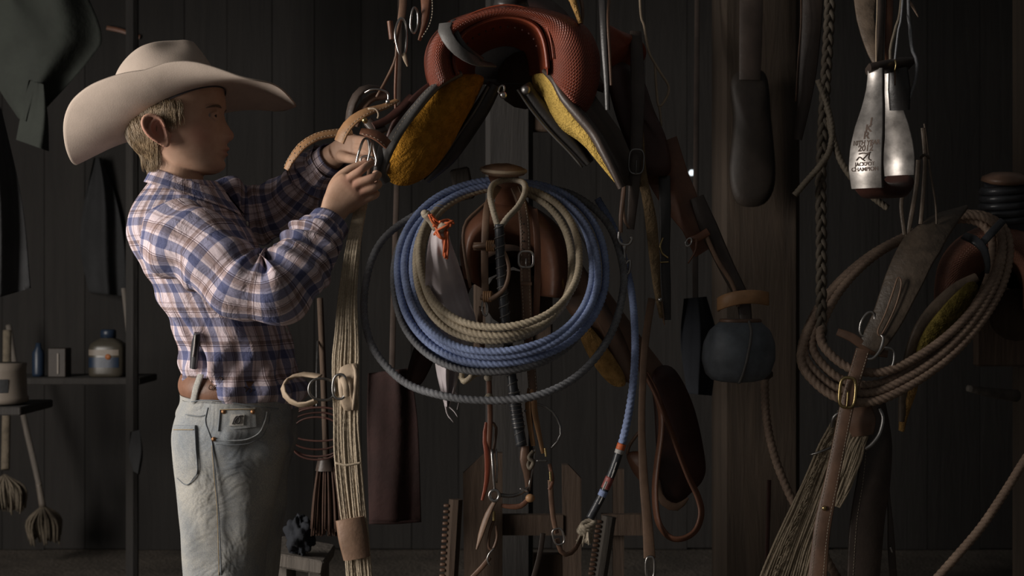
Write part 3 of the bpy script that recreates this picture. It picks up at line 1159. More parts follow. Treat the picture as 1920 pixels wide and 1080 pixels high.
cuff(P(588, 457, -.148), P(619, 417, -.117), .0385, .0345)
cuff(P(600, 318, .112), P(624, 295, .088), .034, .031)

# collar: stand and folded leaf around the neck
cg = []
th = np.linspace(math.pi * 0.06, 2 * math.pi - math.pi * 0.06, 64)
for k, t in enumerate(np.linspace(0, 1, 9)):
    ring = []
    for a in th:
        c = math.cos(a)
        fr_ = (c + 1) / 2                      # 1 at the throat, 0 at the nape
        cx = 340 + 4 * t
        ax = (52 + 15 * t + 9 * fr_ * t) * K0
        ay = (.052 + .033 * t)
        pyc = 314 + fr_ ** 1.15 * 46 + t * (28 + 3 * fr_ + 14 * max(0, (fr_ - .6) / .4) ** 2)
        ring.append(A(X0(cx) + ax * c * 1.06 + (0.012 * fr_), ay * math.sin(a), Z0(pyc)))
    cg.append(ring)
cg = np.array(cg)
for row in cg:                                     # the leaf lies on the shoulders, never inside them
    for q in row:
        pyq = 540 - (q[2] - CAMZ) / K0
        if pyq > 341:
            b_, f_, yc_, hw_, e_ = torso.at(pyq)
            xc_, a_ = X0((b_ + f_) / 2), (f_ - b_) / 2 * K0
            c_, s_ = (q[0] - xc_) / (a_ + .006), q[1] / (hw_ + .007)
            rho = math.hypot(c_, s_)
            if rho < 1:
                q[0], q[1] = xc_ + c_ / rho * (a_ + .006), s_ / rho * (hw_ + .007)
cin_ = cg.copy()
cin_[:, :, :2] = (cin_[:, :, :2] - A(X0(345), 0)) * 0.94 + A(X0(345), 0)
# rounded fold at the top, open leaf below
cgv, cgf, cgu = grid(np.concatenate([cg[::-1], cin_]), cv=False, caps=False)
cgu[:, 0] += .031
MB().add((cgv, cgf, cgu)).build('collar', 'plaid', shirt)
# shirt front placket with buttons on the chest
for py in (420, 470, 520, 570, 620, 670):
    b, f, yc, hw, e = torso.at(py)
    MB().add(lathe_g([(.0001, .003), (.004, .003), (.005, .0015), (.005, 0)], A(X0(f) + .001, 0, Z0(py)), (1, 0, .1), 12)).build('button', 'patch_white', shirt)

# ---- jeans ------------------------------------------------------------------
def jd(py, th):
    d = .0022 * np.sin(4 * th + py * .011) + .0012 * np.sin(8 * th - py * .03)
    d = d + .0045 * np.sin(py * .055 + 1.5 * np.sin(2 * th)) * sm(py, 930, 1000) * np.exp(-((th - 5.0) / .9) ** 2)
    d = d + .0035 * np.sin(py * .10 + 2 * th) * np.exp(-((py - 800) / 45.) ** 2) * (np.cos(th) > 0)
    return d


jeans = MB().add(grid(jn.rings(jd), caps=False)).build('jeans', 'denim', boy)
MB().add(grid(jf.rings(jd), caps=False)).build('far_leg', 'denim', jeans)
WB = [(728, 350, 543, 0, .126, .92), (738, 347, 544, 0, .129, .92), (752, 342, 545, 0, .133, .92), (764, 338, 546, 0, .135, .92), (790, 332, 548, 0, .139, .92), (850, 340, 540, 0, .135, .92)]
wbl = Loft(WB, 50, 96)
MB().add(grid(wbl.rings(lambda py, th: .0025 * np.sin(6 * th + py * .06) + .002 * np.sin(py * .16 + 3 * th)), caps=False)).build('waistband', 'denim', jeans)


def on_jeans(lst, off=.0015, n=30):
    q = spline(np.array([(a, b, 0.0) for a, b in lst]), n)
    return np.array([wj(a, b, off) for a, b, _ in q])


def wj(a, b, off):
    p1 = jn.near(a, b, off)
    if b < 848:
        p2 = wbl.near(a, b, off)
        if p2[1] < p1[1]:
            return p2
    return p1


def jeans_patch(name, fpts, mat='denim', lift=.004, rows=14, cols=12):
    """patch on the near leg from four px corners: tl, tr, br, bl"""
    tl, tr, br, bl = [np.array(p, float) for p in fpts]
    top, bot = [], []
    for i in range(rows):
        v = i / (rows - 1)
        for_r, for_b = [], []
        for j in range(cols):
            u = j / (cols - 1)
            q = (tl * (1 - u) + tr * u) * (1 - v) + (bl * (1 - u) + br * u) * v
            for_r.append(wj(q[0], q[1], lift))
            for_b.append(wj(q[0], q[1], -.004))
        top.append(for_r)
        bot.append(for_b)
    top, bot = np.array(top), np.array(bot)
    G = np.concatenate([top, bot[:, ::-1]], 1)
    return MB().add(grid(G)).build(name, mat, jeans, sharp=50)


bp = jeans_patch('back_pocket', [(329, 797), (368, 797), (372, 886), (334, 896)], lift=.0045)
jeans_patch('pocket_point', [(334, 896), (372, 886), (357, 907), (352, 908)], lift=.0045, rows=6, cols=8)
tube('pocket_seam', on_jeans([(368, 799), (370, 840), (372, 886), (354, 908), (336, 896)], .0050), .0008, 'seam', bp, sides=6, n=50)
tube('pocket_seam', on_jeans([(330, 805), (350, 805), (367, 805)], .0056), .0008, 'seam_gold', bp, sides=6, n=24)
tube('side_seam', on_jeans([(391, 764), (386, 790), (394, 815), (399, 835), (405, 900), (410, 960), (413, 1020), (415, 1078)], .0022), .0011, 'seam', jeans, sides=6, n=90)
tube('side_seam', on_jeans([(398, 835), (403, 900), (408, 960), (411, 1078)], .0026), .0007, 'seam_gold', jeans, sides=6, n=90)
tube('pocket_edge', on_jeans([(402, 824), (430, 826), (462, 824), (485, 812), (496, 790), (500, 772)], .0025), .0015, 'denim', jeans, sides=7, n=50)
tube('pocket_edge', on_jeans([(404, 832), (432, 834), (466, 831), (491, 817), (503, 792), (506, 774)], .0020), .0007, 'seam', jeans, sides=6, n=50)
tube('yoke_seam', on_jeans([(350, 777), (362, 779), (374, 780), (386, 778)], .003), .0008, 'seam', jeans, sides=6, n=30)
tube('waist_seam', on_jeans([(362, 753), (385, 750), (420, 752), (470, 760), (520, 766)], .0045), .0010, 'seam', jeans, sides=6, n=50)
wp = jeans_patch('watch_pocket', [(413, 766), (478, 764), (480, 800), (411, 808)], lift=.003, rows=10, cols=12)
tube('pocket_hem', on_jeans([(413, 768), (445, 767), (478, 767)], .0040), .0009, 'seam_gold', wp, sides=6, n=24)
tube('pocket_hem', on_jeans([(414, 768), (412, 790), (410, 808)], .0040), .0013, 'seam', wp, sides=6, n=24)
pw = jeans_patch('pocket_patch', [(434, 776), (458, 777), (456, 797), (430, 798)], 'patch_white', lift=.0048, rows=6, cols=6)
tube('patch_mark', on_jeans([(436, 795), (441, 783), (446, 780), (450, 785), (447, 793), (440, 791), (448, 780), (456, 779)], .0062), .0011, 'print_dark', pw, sides=5, n=40)
for (a, b) in ((420, 772), (473, 772), (402, 823)):
    q = wj(a, b, .004)
    rv = MB().add(lathe_g([(.0001, .0018), (.0012, .0020), (.0016, .0008), (.0026, .0012), (.0036, .0004), (.0037, -.003)], q, (0.1, -1, 0), 16)).build('rivet', 'copper', jeans)

# belt
BR = [(696, 347, 542, 0, .1275, .92), (700, 345, 543, 0, .130, .92), (732, 343, 545, 0, .1325, .92), (736, 345, 544, 0, .130, .92)]
bl = Loft(BR, 14, 110)
BG = bl.rings()
BG[..., 2] += 0.012 * (BG[..., 0] - X0(345)) * -1.2 / 0.19
belt = MB().add(grid(BG, caps=False)).build('belt', 'belt_leather', boy, sharp=60)
for row in (0, -1):
    tube('belt_edge', BG[row][::3] + A(0, 0, .0015 if row else -.0015), .0016, 'belt_dark', belt, closed=True, n=110, sides=6)
kp = []
for i in range(9):
    px = 396 + i * 9
    q = bl.near(px, 726 + i * 0.6, .002)
    kp.append(q)
    MB().add(tube_g(ring_pts(q, .0034, .0040, 8), .0009, sides=5, n=14, closed=True)).build('tooling', 'belt_dark', belt)
for i, (hx_, txt) in enumerate(((402, 'B'), (414, 'R'))):
    q = bl.near(hx_, 714, .002)
    MB().add(tube_g(np.array([q + A(-.004, 0, -.004), q + A(-.003, 0, .005), q + A(.003, 0, .004), q + A(.001, 0, 0), q + A(.005, 0, -.005)]), .0009, sides=5, n=16)).build('tooling', 'belt_dark', belt)
lp0 = [bl.near(a, b, .004) for a, b in ((379, 702), (374, 716), (369, 732), (366, 748), (364, 756))]
strap('belt_loop', lp0, .0125, 'denim', jeans, th=.004, face=(-.5, -1, 0))
lp1 = [bl.near(a, b, .004) for a, b in ((500, 706), (501, 730), (502, 752))]
strap('belt_loop', lp1, .0125, 'denim', jeans, th=.004, face=(.4, -1, 0))

# boots under the jeans
for sgn, lf in ((-1, jn), (1, jf)):
    y0 = sgn * .08
    xb = X0(400 if sgn < 0 else 428)
    G = []
    for (z, xc, ax, ay) in ((.17, -.005, .052, .046), (.12, -.004, .050, .045), (.08, .008, .062, .042), (.055, .045, .100, .040), (.03, .055, .118, .041), (.012, .055, .118, .040), (.002, .055, .112, .037)):
        G.append([A(xb + xc + ax * math.cos(a), y0 + ay * math.sin(a) * (1 - .25 * max(0, math.cos(a)) ** 3), z) for a in np.linspace(0, 2 * math.pi, 28, endpoint=False)])
    MB().add(grid(np.array(G))).build('boot', 'boot', boy)

# ---- hat ---------------------------------------------------------------------
PITCH = math.radians(26)
ROLL = math.radians(8)
hc = P(333, 207, 0)
hf, hu = A(math.cos(PITCH), 0, math.sin(PITCH)), A(-math.sin(PITCH), 0, math.cos(PITCH))


def H(x, y, z):
    c_, s_ = math.cos(ROLL), math.sin(ROLL)
    return hc + hf * x + hu * (z * c_ - y * s_) + A(0, 1, 0) * (y * c_ + z * s_)


ph = np.linspace(0, 2 * math.pi, 144, endpoint=False)
dphi = np.minimum(ph, 2 * math.pi - ph) * 180 / math.pi
edge_h = np.interp(dphi, [0, 25, 49, 62, 70, 80, 90, 108, 125, 140, 152, 165, 180], [-.078, -.062, -.048, -.028, -.002, .022, .043, .061, .066, .057, .036, .008, -.010])
ai, bi_ = .0925, .0775
edge_h = np.convolve(np.concatenate([edge_h[-4:], edge_h, edge_h[:4]]), np.ones(9) / 9, 'valid')
ao = np.where(np.cos(ph) > 0, .192, .207)
bo_ = .150
top, bot = [], []
for t in np.linspace(0, 1, 26):
    e = t ** 1.75
    q_ = 1 - np.where(np.cos(ph) > 0, .44, .06) * t
    cq, sq = np.sign(np.cos(ph)) * np.abs(np.cos(ph)) ** q_, np.sign(np.sin(ph)) * np.abs(np.sin(ph)) ** q_
    xx = cq * (ai + (ao - ai) * t)
    yy = sq * (bi_ + (bo_ - bi_) * (t - 0.30 * t ** 3))
    zz = edge_h * e
    zz += .006 * math.sin(math.pi * t * .9) * np.sin(3 * ph + .6) * .6
    top.append([H(a, b, c + .0018) for a, b, c in zip(xx, yy, zz)])
    bot.append([H(a, b, c - .0018) for a, b, c in zip(xx, yy, zz)])
hat = MB().add(grid(np.concatenate([np.array(top), np.array(bot)[::-1]]), cu=True)).build('cowboy_hat', 'felt', boy)
cr = []
for t in np.linspace(0, 1, 34):
    if t < .62:
        s = t / .62
        h = .110 * s
        k = 1 - .10 * s - .07 * s ** 4
    else:
        s = (t - .62) / .38
        h = .110 + .014 * math.sin(s * math.pi / 2)
        k = (.83) * (1 - s) ** .8 if s < 1 else 0.0
        k = max(k, .01)
    row = []
    for a in ph:
        c, sn = math.cos(a), math.sin(a)
        x = ai * (k + (.09 * min(1, t / .62) * (1 if t < .62 else max(0, 1 - s * 1.3)) if c < 0 else 0)) * c
        y = bi_ * k * sn
        z = h
        # top slopes down to the front, pinched front dents and centre crease
        fr_ = c * k
        z -= .010 * max(0, fr_) ** 1.5 * min(1, t / .5) + .030 * max(0, -fr_) ** 1.6 * min(1, t / .6)
        if t >= .62:
            z -= .034 * math.exp(-(y / .020) ** 2) * min(1, s * 1.6) * (0.65 + .35 * (fr_ + .2))
        pinch = math.exp(-((x - .058) / .030) ** 2) * sm(np.array(t), .35, .62) * math.exp(-((t - .62) / .25) ** 2)
        y *= 1 - .34 * float(pinch)
        row.append(H(x, y, z))
    cr.append(row)
MB().add(grid(np.array(cr))).build('crown', 'felt', hat)
tube('hat_band', [H(ai * 1.012 * math.cos(a), bi_ * 1.012 * math.sin(a), .010) for a in np.linspace(0, 2 * math.pi, 40, endpoint=False)], .0035, 'felt', hat, closed=True, n=80)
sw = [[H(ai * .985 * math.cos(a), bi_ * .985 * math.sin(a), z) for a in np.linspace(0, 2 * math.pi, 60, endpoint=False)] for z in (-.004, .004, .012, .02, .03)]
MB().add(grid(np.array(sw), caps=False)).build('sweatband', 'felt_dark', hat)

# knife clipped at the back of the belt
kn = thing('pocket_knife', 'small black pocket knife clipped upright behind the belt of the jeans', 'knife', torso.near(371, 668, .004))
kpth = np.array([torso.near(a, b, .008) for a, b in ((374, 624), (372, 642), (370, 660), (368, 690))])
MB().add(strap_g(kpth, [.010, .0155, .016, .015, .013], .010, face=(-.6, -1, 0), n=24)).build('handle', 'black_plastic', kn, sharp=50)
strap('clip', np.array([torso.near(a, b, .0155) for a, b in ((374, 628), (373, 650), (371, 668))]), .004, 'steel', kn, th=.0015, face=(-.6, -1, 0))
# ================================================================== tack
YOFF = -0.24
def sub(name, mb, mat, parent, sharp=None, smooth=True):
    return mb.build(name, mat, parent, smooth, sharp)


def px_strap(name, lst, wpx, mat, parent=None, y=None, th=.004, stitch=None, **k):
    """strap along photo positions; wpx widths in photo pixels at its distance"""
    pts = PP(lst, y)
    s = S(pts[:, 1].mean())
    w = np.atleast_1d(np.asarray(wpx, float)) * s
    o = strap(name, pts, w, mat, parent, th=th, **k)
    if stitch:
        mb = MB()
        fc = k.get('face', (0, -1, 0))
        if np.asarray(fc).ndim > 1:
            fc = np.asarray(fc)[len(fc) // 2]
        for sg in stitch:
            for g in stitches_g(pts, sg * float(np.mean(w)) * .36, fc, lift=th * .55):
                mb.add(g)
        mb.build('stitching', 'thread', o)
    return o


def px_tube(name, lst, rpx, mat, parent=None, y=None, **k):
    pts = PP(lst, y)
    s = S(pts[:, 1].mean())
    return tube(name, pts, np.atleast_1d(np.asarray(rpx, float)) * s, mat, parent, **k)


def px_rope(name, lst, rpx, mat, parent=None, y=None, **k):
    pts = PP(lst, y)
    return rope(name, pts, rpx * S(pts[:, 1].mean()), mat, parent, **k)


def px_ring(name, c, rx, ry, rt, mat, parent, tilt=0.0, yaw=0.0, sup=2.0, closed=True):
    """metal ring seen at photo position c = (px, py, y)"""
    s = S(c[2])
    a1 = A(math.cos(tilt) * math.cos(yaw), math.cos(tilt) * math.sin(yaw), -math.sin(tilt))
    a2 = A(math.sin(tilt) * math.cos(yaw), math.sin(tilt) * math.sin(yaw), math.cos(tilt))
    return tube(name, ring_pts(P(*c), rx * s, ry * s, 24, a1, a2, sup), rt * s, mat, parent, closed=True, n=48, sides=9)


def px_buckle(name, c, rx, ry, rt, mat, parent, tilt=0.0, tongue=True):
    o = px_ring(name, c, rx, ry, rt, mat, parent, tilt, sup=3.2)
    if tongue:
        s = S(c[2])
        up = A(math.sin(tilt), 0, math.cos(tilt))
        q = P(*c)
        tube('tongue', [q + up * ry * s * .1 + A(0, -.001, 0), q - up * ry * s * .45 + A(0, -.004, 0), q - up * ry * s * 1.0 + A(0, -.003, 0)], rt * s * .6, mat, o, sides=7, n=10)
    return o


def coil_path(loops, per=46):
    """continuous rope path through successive closed loop shapes"""
    L = [spline(np.asarray(l, float), per, closed=True) for l in loops]
    out = []
    for k in range(len(L)):
        nx = L[min(k + 1, len(L) - 1)]
        for i in range(per):
            t = i / per
            t = t * t * (3 - 2 * t)
            if k == len(L) - 1:
                t = 0
            out.append(L[k][i] * (1 - t) + nx[i] * t)
    return np.array(out)


def punch(pts, r, mat, parent, face=(0, -1, 0), lift=.0025):
    mb = MB()
    for q in pts:
        mb.add(lathe_g([(.0001, .0004), (r, .0002), (r, -.0008)], q + unit(A(*face)) * lift, face, 10))
    mb.build('punched_holes', mat, parent)


def cords_g(center, widths, ncord, rpx, y, jit=1.2, face_y=0.0, seed=1, wav=2.0, yc=None):
    """flat band of parallel cords along a photo path (string girth)"""
    rs = np.random.default_rng(seed)
    c = np.array(center, float)
    q = spline(np.array([(a, b, 0.0) for a, b in c]), 60)[:, :2]
    t = unit(np.gradient(q, axis=0))
    nrm = np.stack([-t[:, 1], t[:, 0]], 1)
    w = np.interp(np.linspace(0, 1, 60), np.linspace(0, 1, len(widths)), widths)
    mb = MB()
    for k in range(ncord):
        u = (k + .5) / ncord * 2 - 1
        ph = rs.uniform(0, 6)
        off = u * w / 2 + jit * np.sin(np.linspace(0, 1, 60) * wav * 6 + ph) * .5
        yy = y + face_y * (u ** 2) + .0012 * np.sin(np.linspace(0, 9, 60) + ph)
        if yc is not None:
            yy = yy + np.interp(np.linspace(0, 1, 60), *yc)
        pts = np.array([P(q[i, 0] + nrm[i, 0] * off[i], q[i, 1] + nrm[i, 1] * off[i], yy[i]) for i in range(60)])
        mb.add(rope_g(pts, rpx * S(y), sides=9, step=.0042, depth=.3, pitch=4))
    return mb


# ------------------------------------------------------------------ saddle forks
def fork_g(outer, inner, y0, depth=.11, bulge=.032, back=.86, n=72):
    o2 = spline(np.array([(a, b, 0.) for a, b in outer]), n)[:, :2]
    i2 = spline(np.array([(a, b, 0.) for a, b in inner]), n)[:, :2]
    cen = np.array([np.mean(i2[:, 0]), max(i2[:, 1])])
    G = []
    for k in range(n):
        o, i = o2[k], i2[k]
        d = o - i
        ln = np.linalg.norm(d) * S(y0)
        ob, ib = cen + (o - cen) * back, cen + (i - cen) * back
        sec = [P(*(i + d * .02), y0 + .012), P(*(i + d * .12), y0 - bulge * .25), P(*(i + d * .35), y0 - bulge * .85), P(*(i + d * .62), y0 - bulge), P(*(i + d * .86), y0 - bulge * .5),
               P(*(i + d * .99), y0 + depth * .14), P(*(i + d * 1.0), y0 + depth * .45), P(*(cen + (o - cen) * .97), y0 + depth * .75), P(*ob, y0 + depth),
               P(*((ob + ib) / 2), y0 + depth * 1.02), P(*ib, y0 + depth), P(*((i * .6 + ib * .4)), y0 + depth * .55), P(*i, y0 + depth * .22)]
        G.append(spline(np.array(sec), 40, closed=True))
    return grid(np.array(G))


def studs(parent, lst, y, rpx, mat, name='stud'):
    for a, b in lst:
        MB().add(lathe_g([(.0001, rpx * S(y) * .7), (rpx * S(y) * .7, rpx * S(y) * .5), (rpx * S(y), 0), (rpx * S(y), -.003)], P(a, b, y), (0, -1, 0), 10)).build(name, mat, parent)


def rack(px, py, y0, y1, label):
    y1 = y1 - YOFF
    """wooden saddle rack: a round log arm on a back board, held by a post behind"""
    base = P(px, py, y1)
    r = thing('saddle_rack', label, 'rack', base)
    y1 = base[1]
    tube('arm', [P(px, py, y0), P(px, py, y0) * .5 + A(base[0], y1, base[2]) * .5, A(base[0], y1, base[2])], .055, 'plank_wood', r, sides=16)
    MB().add(box_g(A(base[0], y1 + .012, base[2]), (.20, .03, .26), bev=.005)).build('back_board', 'plank_wood', r, smooth=False)
    return r


# ================================================================== upper saddle
us = thing('western_saddle', 'red-brown tooled saddle with yellow fleece, upper saddle facing the viewer', 'saddle', P(955, 150, .5))
OUT1 = [(806, 172), (797, 135), (797, 100), (812, 66), (845, 38), (895, 20), (945, 10), (1005, 14), (1060, 28), (1100, 52), (1122, 95), (1124, 145), (1112, 190), (1095, 215)]
INN1 = [(858, 140), (852, 118), (853, 95), (866, 66), (890, 48), (920, 36), (952, 31), (985, 37), (1008, 52), (1019, 75), (1024, 98), (1026, 115), (1027, 128), (1027, 140)]
fk = sub('fork', MB().add(fork_g(OUT1, INN1, .24, depth=.13, bulge=.030)), 'red_tooled', us)
# smooth leather lining of the gullet, leaning back into the shade
g_o = spline(np.array([(a, b, 0.) for a, b in INN1]), 60)[:, :2]
GG = []
for t in np.linspace(0, 1, 10):
    cen = np.array([945, 140.])
    q = cen + (g_o - cen) * (1 - .42 * t ** 1.3) + np.array([0, 10 * t])
    GG.append([P(a, min(b, 142), .228 + .17 * t) for a, b in q])
sub('gullet', MB().add(grid(np.array(GG), cv=False, caps=False)), 'red_leather', us)
tube('gullet_binding', [P(a, b, .236) for a, b in g_o[::3]], .0042, 'red_leather', us, n=70, sides=8)
arc = spline(np.array([(a, b, 0.) for a, b in INN1]), 40)[:, :2]
studs(us, [tuple(np.array([942, 150.]) + (arc[k] - np.array([942, 150.])) * .84) for k in range(9, 33, 2)], .262, 2.2, 'maroon_leather')
mb = MB()
for off, rr in ((1.10, .0019), (1.17, .0016)):
    q = np.array([960, 160.]) + (g_o - np.array([960, 160.])) * off
    for k in range(6, 54, 1):
        pass
    mb.add(tube_g(np.array([P(a, b, .243 - .030 * (.25 if off < 1.15 else .55)) for a, b in q[4:56]]), rr, sides=6, n=70))
sub('tooled_border', mb, 'red_leather', fk)
# horn: wrapped neck and cap just above
sub('horn', MB().add(tube_g(PP([(958, 24, .27), (958, 2, .265), (958, -22, .25)]), [.036, .029, .030], sides=20)).add(lathe_g([(.0001, .016), (.03, .015), (.042, .006), (.042, -.004), (.028, -.012)], P(958, -34, .245), (0, -.25, 1), 28)), 'black_leather', us)
px_strap('fork_strap', [(836, 44, .222), (834, 60, .212), (852, 88, .206), (876, 107, .214), (902, 118, .236), (925, 122, .27)], [30, 26, 22, 20, 18], 'grey_leather', us, th=.004, face=(-.35, -1, .25))
px_strap('fork_strap', [(850, 38, .232), (856, 62, .216), (872, 88, .214), (905, 112, .24)], [12, 12, 10], 'black_leather', us, th=.004, face=(-.2, -1, .3))
# left skirt, fleece lining turned to the viewer
SKL = [(852, 143, .255), (905, 143, .285), (896, 180, .30), (868, 232, .295), (842, 280, .285), (806, 326, .265), (768, 347, .245), (736, 344, .235), (719, 322, .225), (724, 292, .22), (748, 250, .222), (780, 208, .225), (815, 170, .238)]
pl = plate_g(PP(SKL), depth=(-.004, .020, .004), bulge=(.004, -.034, -.004), rings=16, noise=.0009, m=150)
skl = sub('left_skirt_fleece', MB().add(pl), 'fleece', us)
sub('left_skirt', MB().add(strap_g(PP([(860, 140, .262), (818, 162, .226), (780, 203, .198), (746, 248, .187), (722, 292, .184), (712, 322, .19), (722, 342, .205)]), [.012, .013, .012, .011, .010, .008], .022, face=(1, -.25, .55), n=50)), 'grey_leather', us, 50)
sub('left_skirt_leather', MB().add(strap_g(PP([(845, 140, .275), (806, 166, .25), (772, 200, .235), (742, 240, .23), (722, 278, .24)]), [.012, .02, .026, .026, .018], .008, face=(.8, -.5, .5), n=40)), 'maroon_leather', us, 50)
mbs = MB()
for g in stitches_g(PP([(838, 148, .238), (806, 166, .212), (780, 195, .196), (752, 232, .184), (730, 270, .18)]), .0, (.3, -1, .3), lift=.006, gap=.007):
    mbs.add(g)
sub('stitching', mbs, 'thread', us)
# long side leather of the left skirt running back
side = []
for t in np.linspace(0, 1, 8):
    side.append([P(815 + 20 * t, 165 - 6 * t, .25 + .45 * t), P(775 + 14 * t, 205, .22 + .48 * t), P(742 + 12 * t, 250, .215 + .48 * t), P(722 + 10 * t, 295, .215 + .48 * t), P(718 + 10 * t, 325, .22 + .48 * t),
                 P(724 + 10 * t, 327, .22 + .48 * t), P(730 + 10 * t, 296, .215 + .48 * t), P(750 + 12 * t, 254, .215 + .48 * t), P(782 + 14 * t, 210, .22 + .48 * t), P(820 + 20 * t, 170, .25 + .45 * t)])
sub('left_skirt_side', MB().add(grid(np.array(side))), 'dark_leather', us)
# right skirt: narrow fleece coloured as lit, with dark edge
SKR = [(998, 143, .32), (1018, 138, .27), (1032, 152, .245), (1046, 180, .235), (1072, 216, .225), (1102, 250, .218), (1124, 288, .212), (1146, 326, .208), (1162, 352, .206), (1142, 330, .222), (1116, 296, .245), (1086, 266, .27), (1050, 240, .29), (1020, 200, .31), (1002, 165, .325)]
sub('right_skirt_fleece', MB().add(plate_g(PP(SKR), inner=P(1070, 235, .255), depth=(.004, .014, .002), bulge=(-.005, -.012, 0), rings=12, noise=.0008, m=150)), 'fleece_lit', us)
sub('right_skirt', MB().add(strap_g(PP([(1022, 134, .262), (1040, 152, .236), (1056, 182, .224), (1084, 216, .214), (1112, 250, .207), (1132, 286, .200), (1152, 324, .196), (1166, 352, .196)]), [.008, .014, .016, .018, .018, .016, .010], .014, face=(-1, -.35, .55), n=50)), 'dark_leather', us, 50)
side = []
for t in np.linspace(0, 1, 8):
    r = [(1040, 150, .24), (1080, 205, .22), (1120, 260, .212), (1150, 315, .205), (1166, 350, .202)]
    a_ = [P(a + 40 * t, b - 8 * t, y + .46 * t) for a, b, y in r]
    b_ = [P(a + 40 * t + 7, b - 8 * t - 3, y + .46 * t) for a, b, y in r[::-1]]
    side.append(a_ + b_)
sub('right_skirt_side', MB().add(grid(np.array(side))), 'dark_leather', us)
# tree bars: black padded wedges below the gullet
for nm, pth, w in (('bar', [(928, 158, .30), (905, 200, .31), (872, 248, .33), (838, 296, .35), (800, 335, .37)], 34), ('bar', [(984, 160, .30), (1010, 198, .30), (1045, 240, .30), (1080, 276, .30), (1106, 306, .30)], 30)):
    b_ = px_strap(nm, pth, [w * .8, w, w * 1.1, w, w * .5], 'black_leather', us, th=.026, face=(.2 if pth[-1][0] < 950 else -.4, -1, -.2))
    px_tube('piping', [(a + (-12 if pth[-1][0] < 950 else -14), b + (4 if pth[-1][0] < 950 else 8), y - .013) for a, b, y in pth], 2.4, 'grey_leather', b_)
px_ring('silver_ring', (940, 168, .275), 5, 8, 2.2, 'steel', us, tilt=.4)
MB().add(lathe_g([(.0001, .004), (.005, .003), (.007, 0), (.007, -.003)], P(944, 178, .272), (.1, -1, 0), 14)).build('concho', 'steel', us)
MB().add(lathe_g([(.0001, .004), (.006, .003), (.009, 0), (.009, -.003)], P(985, 168, .276), (-.3, -1, 0), 14)).build('concho', 'dull_iron', us)
tp_ = [P(a, b, .40) for a, b in [(840, 150), (850, 90), (880, 62), (930, 48), (985, 52), (1025, 80), (1040, 150)]]  # black plate added behind the gullet, stands in for the shade inside
sub('gullet_shade_plate', MB().add(plate_g(np.array(tp_), depth=(0, .01, 0), bulge=(0, .01, 0), rings=4, m=50)), 'black_leather', us)
# seat, cantle and jockey behind the fork
seat = []
for t in np.linspace(0, 1, 12):
    y = .42 + .42 * t
    dip = 46 - 60 * (t ** 2.2)
    row = []
    for a in np.linspace(-1, 1, 15):
        row.append(P(985 + 20 * t + 150 * a * (1 - .15 * t), 70 + dip * (1 - a * a) ** .5 * .5 + 90 * abs(a) ** 2.2 - 70 * t ** 3 * (1 - a * a), y))
    for a in np.linspace(1, -1, 15):
        row.append(P(985 + 20 * t + 146 * a * (1 - .15 * t), 84 + dip * (1 - a * a) ** .5 * .5 + 90 * abs(a) ** 2.2 - 70 * t ** 3 * (1 - a * a), y))
    seat.append(row)
sub('seat', MB().add(grid(np.array(seat))), 'maroon_leather', us)
JK = [(1128, 46, .42), (1165, 58, .45), (1200, 74, .50), (1212, 100, .54), (1196, 128, .52), (1160, 136, .47), (1136, 112, .42)]
sub('seat_jockey', MB().add(plate_g(PP(JK), depth=(0, .012, 0), bulge=(.004, -.018, .006), rings=6, m=60)), 'red_leather', us)
# right fender with stirrup leather down to the hooded stirrup
FD = [(1136, 120, .44), (1172, 118, .46), (1206, 150, .47), (1226, 205, .44), (1250, 262, .42), (1258, 320, .42), (1236, 330, .42), (1200, 318, .42), (1176, 270, .42), (1152, 205, .42)]
sub('fender', MB().add(plate_g(PP(FD), depth=(0, .008, 0), bulge=(.004, -.014, 0), rings=6, m=70)), 'maroon_leather', us)
sub('fender', MB().add(strap_g(PP([(1230, 270, .45), (1252, 330, .45), (1282, 388, .44), (1308, 432, .43), (1330, 466, .43)]), [.085, .080, .070, .050, .062], .007, face=(-.35, -1, .1), n=40)), 'rust_leather', us, 50)
px_strap('stirrup_leather', [(1306, 370, .425), (1330, 430, .42), (1362, 500, .42), (1392, 560, .42), (1398, 600, .42)], [30, 38, 34, 30, 26], 'dark_leather', us, th=.009, face=(-.3, -1, .1))
px_strap('stirrup_leather', [(1322, 438, .405), (1346, 490, .402), (1374, 534, .402), (1384, 575, .402)], [9, 9, 8], 'mid_leather', us, th=.006, face=(-.3, -1, .1))
px_strap('hobble_strap', [(1290, 452, .41), (1308, 446, .402), (1328, 434, .402)], 16, 'rust_leather', us, th=.005)
px_tube('strap_end', [(1306, 448, .40), (1304, 470, .398), (1290, 494, .40)], [2.6, 2.4, 1.4], 'rust_leather', us)
px_ring('buckle', (1291, 454, .398), 5, 8, 1.8, 'steel', us, tilt=.5)
# tan collar around the stirrup neck
cc = P(1393, 566, .42)
ring = []
for a in np.linspace(math.radians(-200), math.radians(20), 40):
    ring.append(cc + A(.047 * math.cos(a), .036 * math.sin(a), .010 * math.cos(a * .9 + 1.6) ** 2 + (.006 * math.cos(a))))
sub('stirrup_collar', MB().add(strap_g(np.array(ring), .026, .005, face=np.array([[math.cos(a), math.sin(a), 0] for a in np.linspace(math.radians(-200), math.radians(20), 40)]), n=60)), 'tan_leather', us, 50)
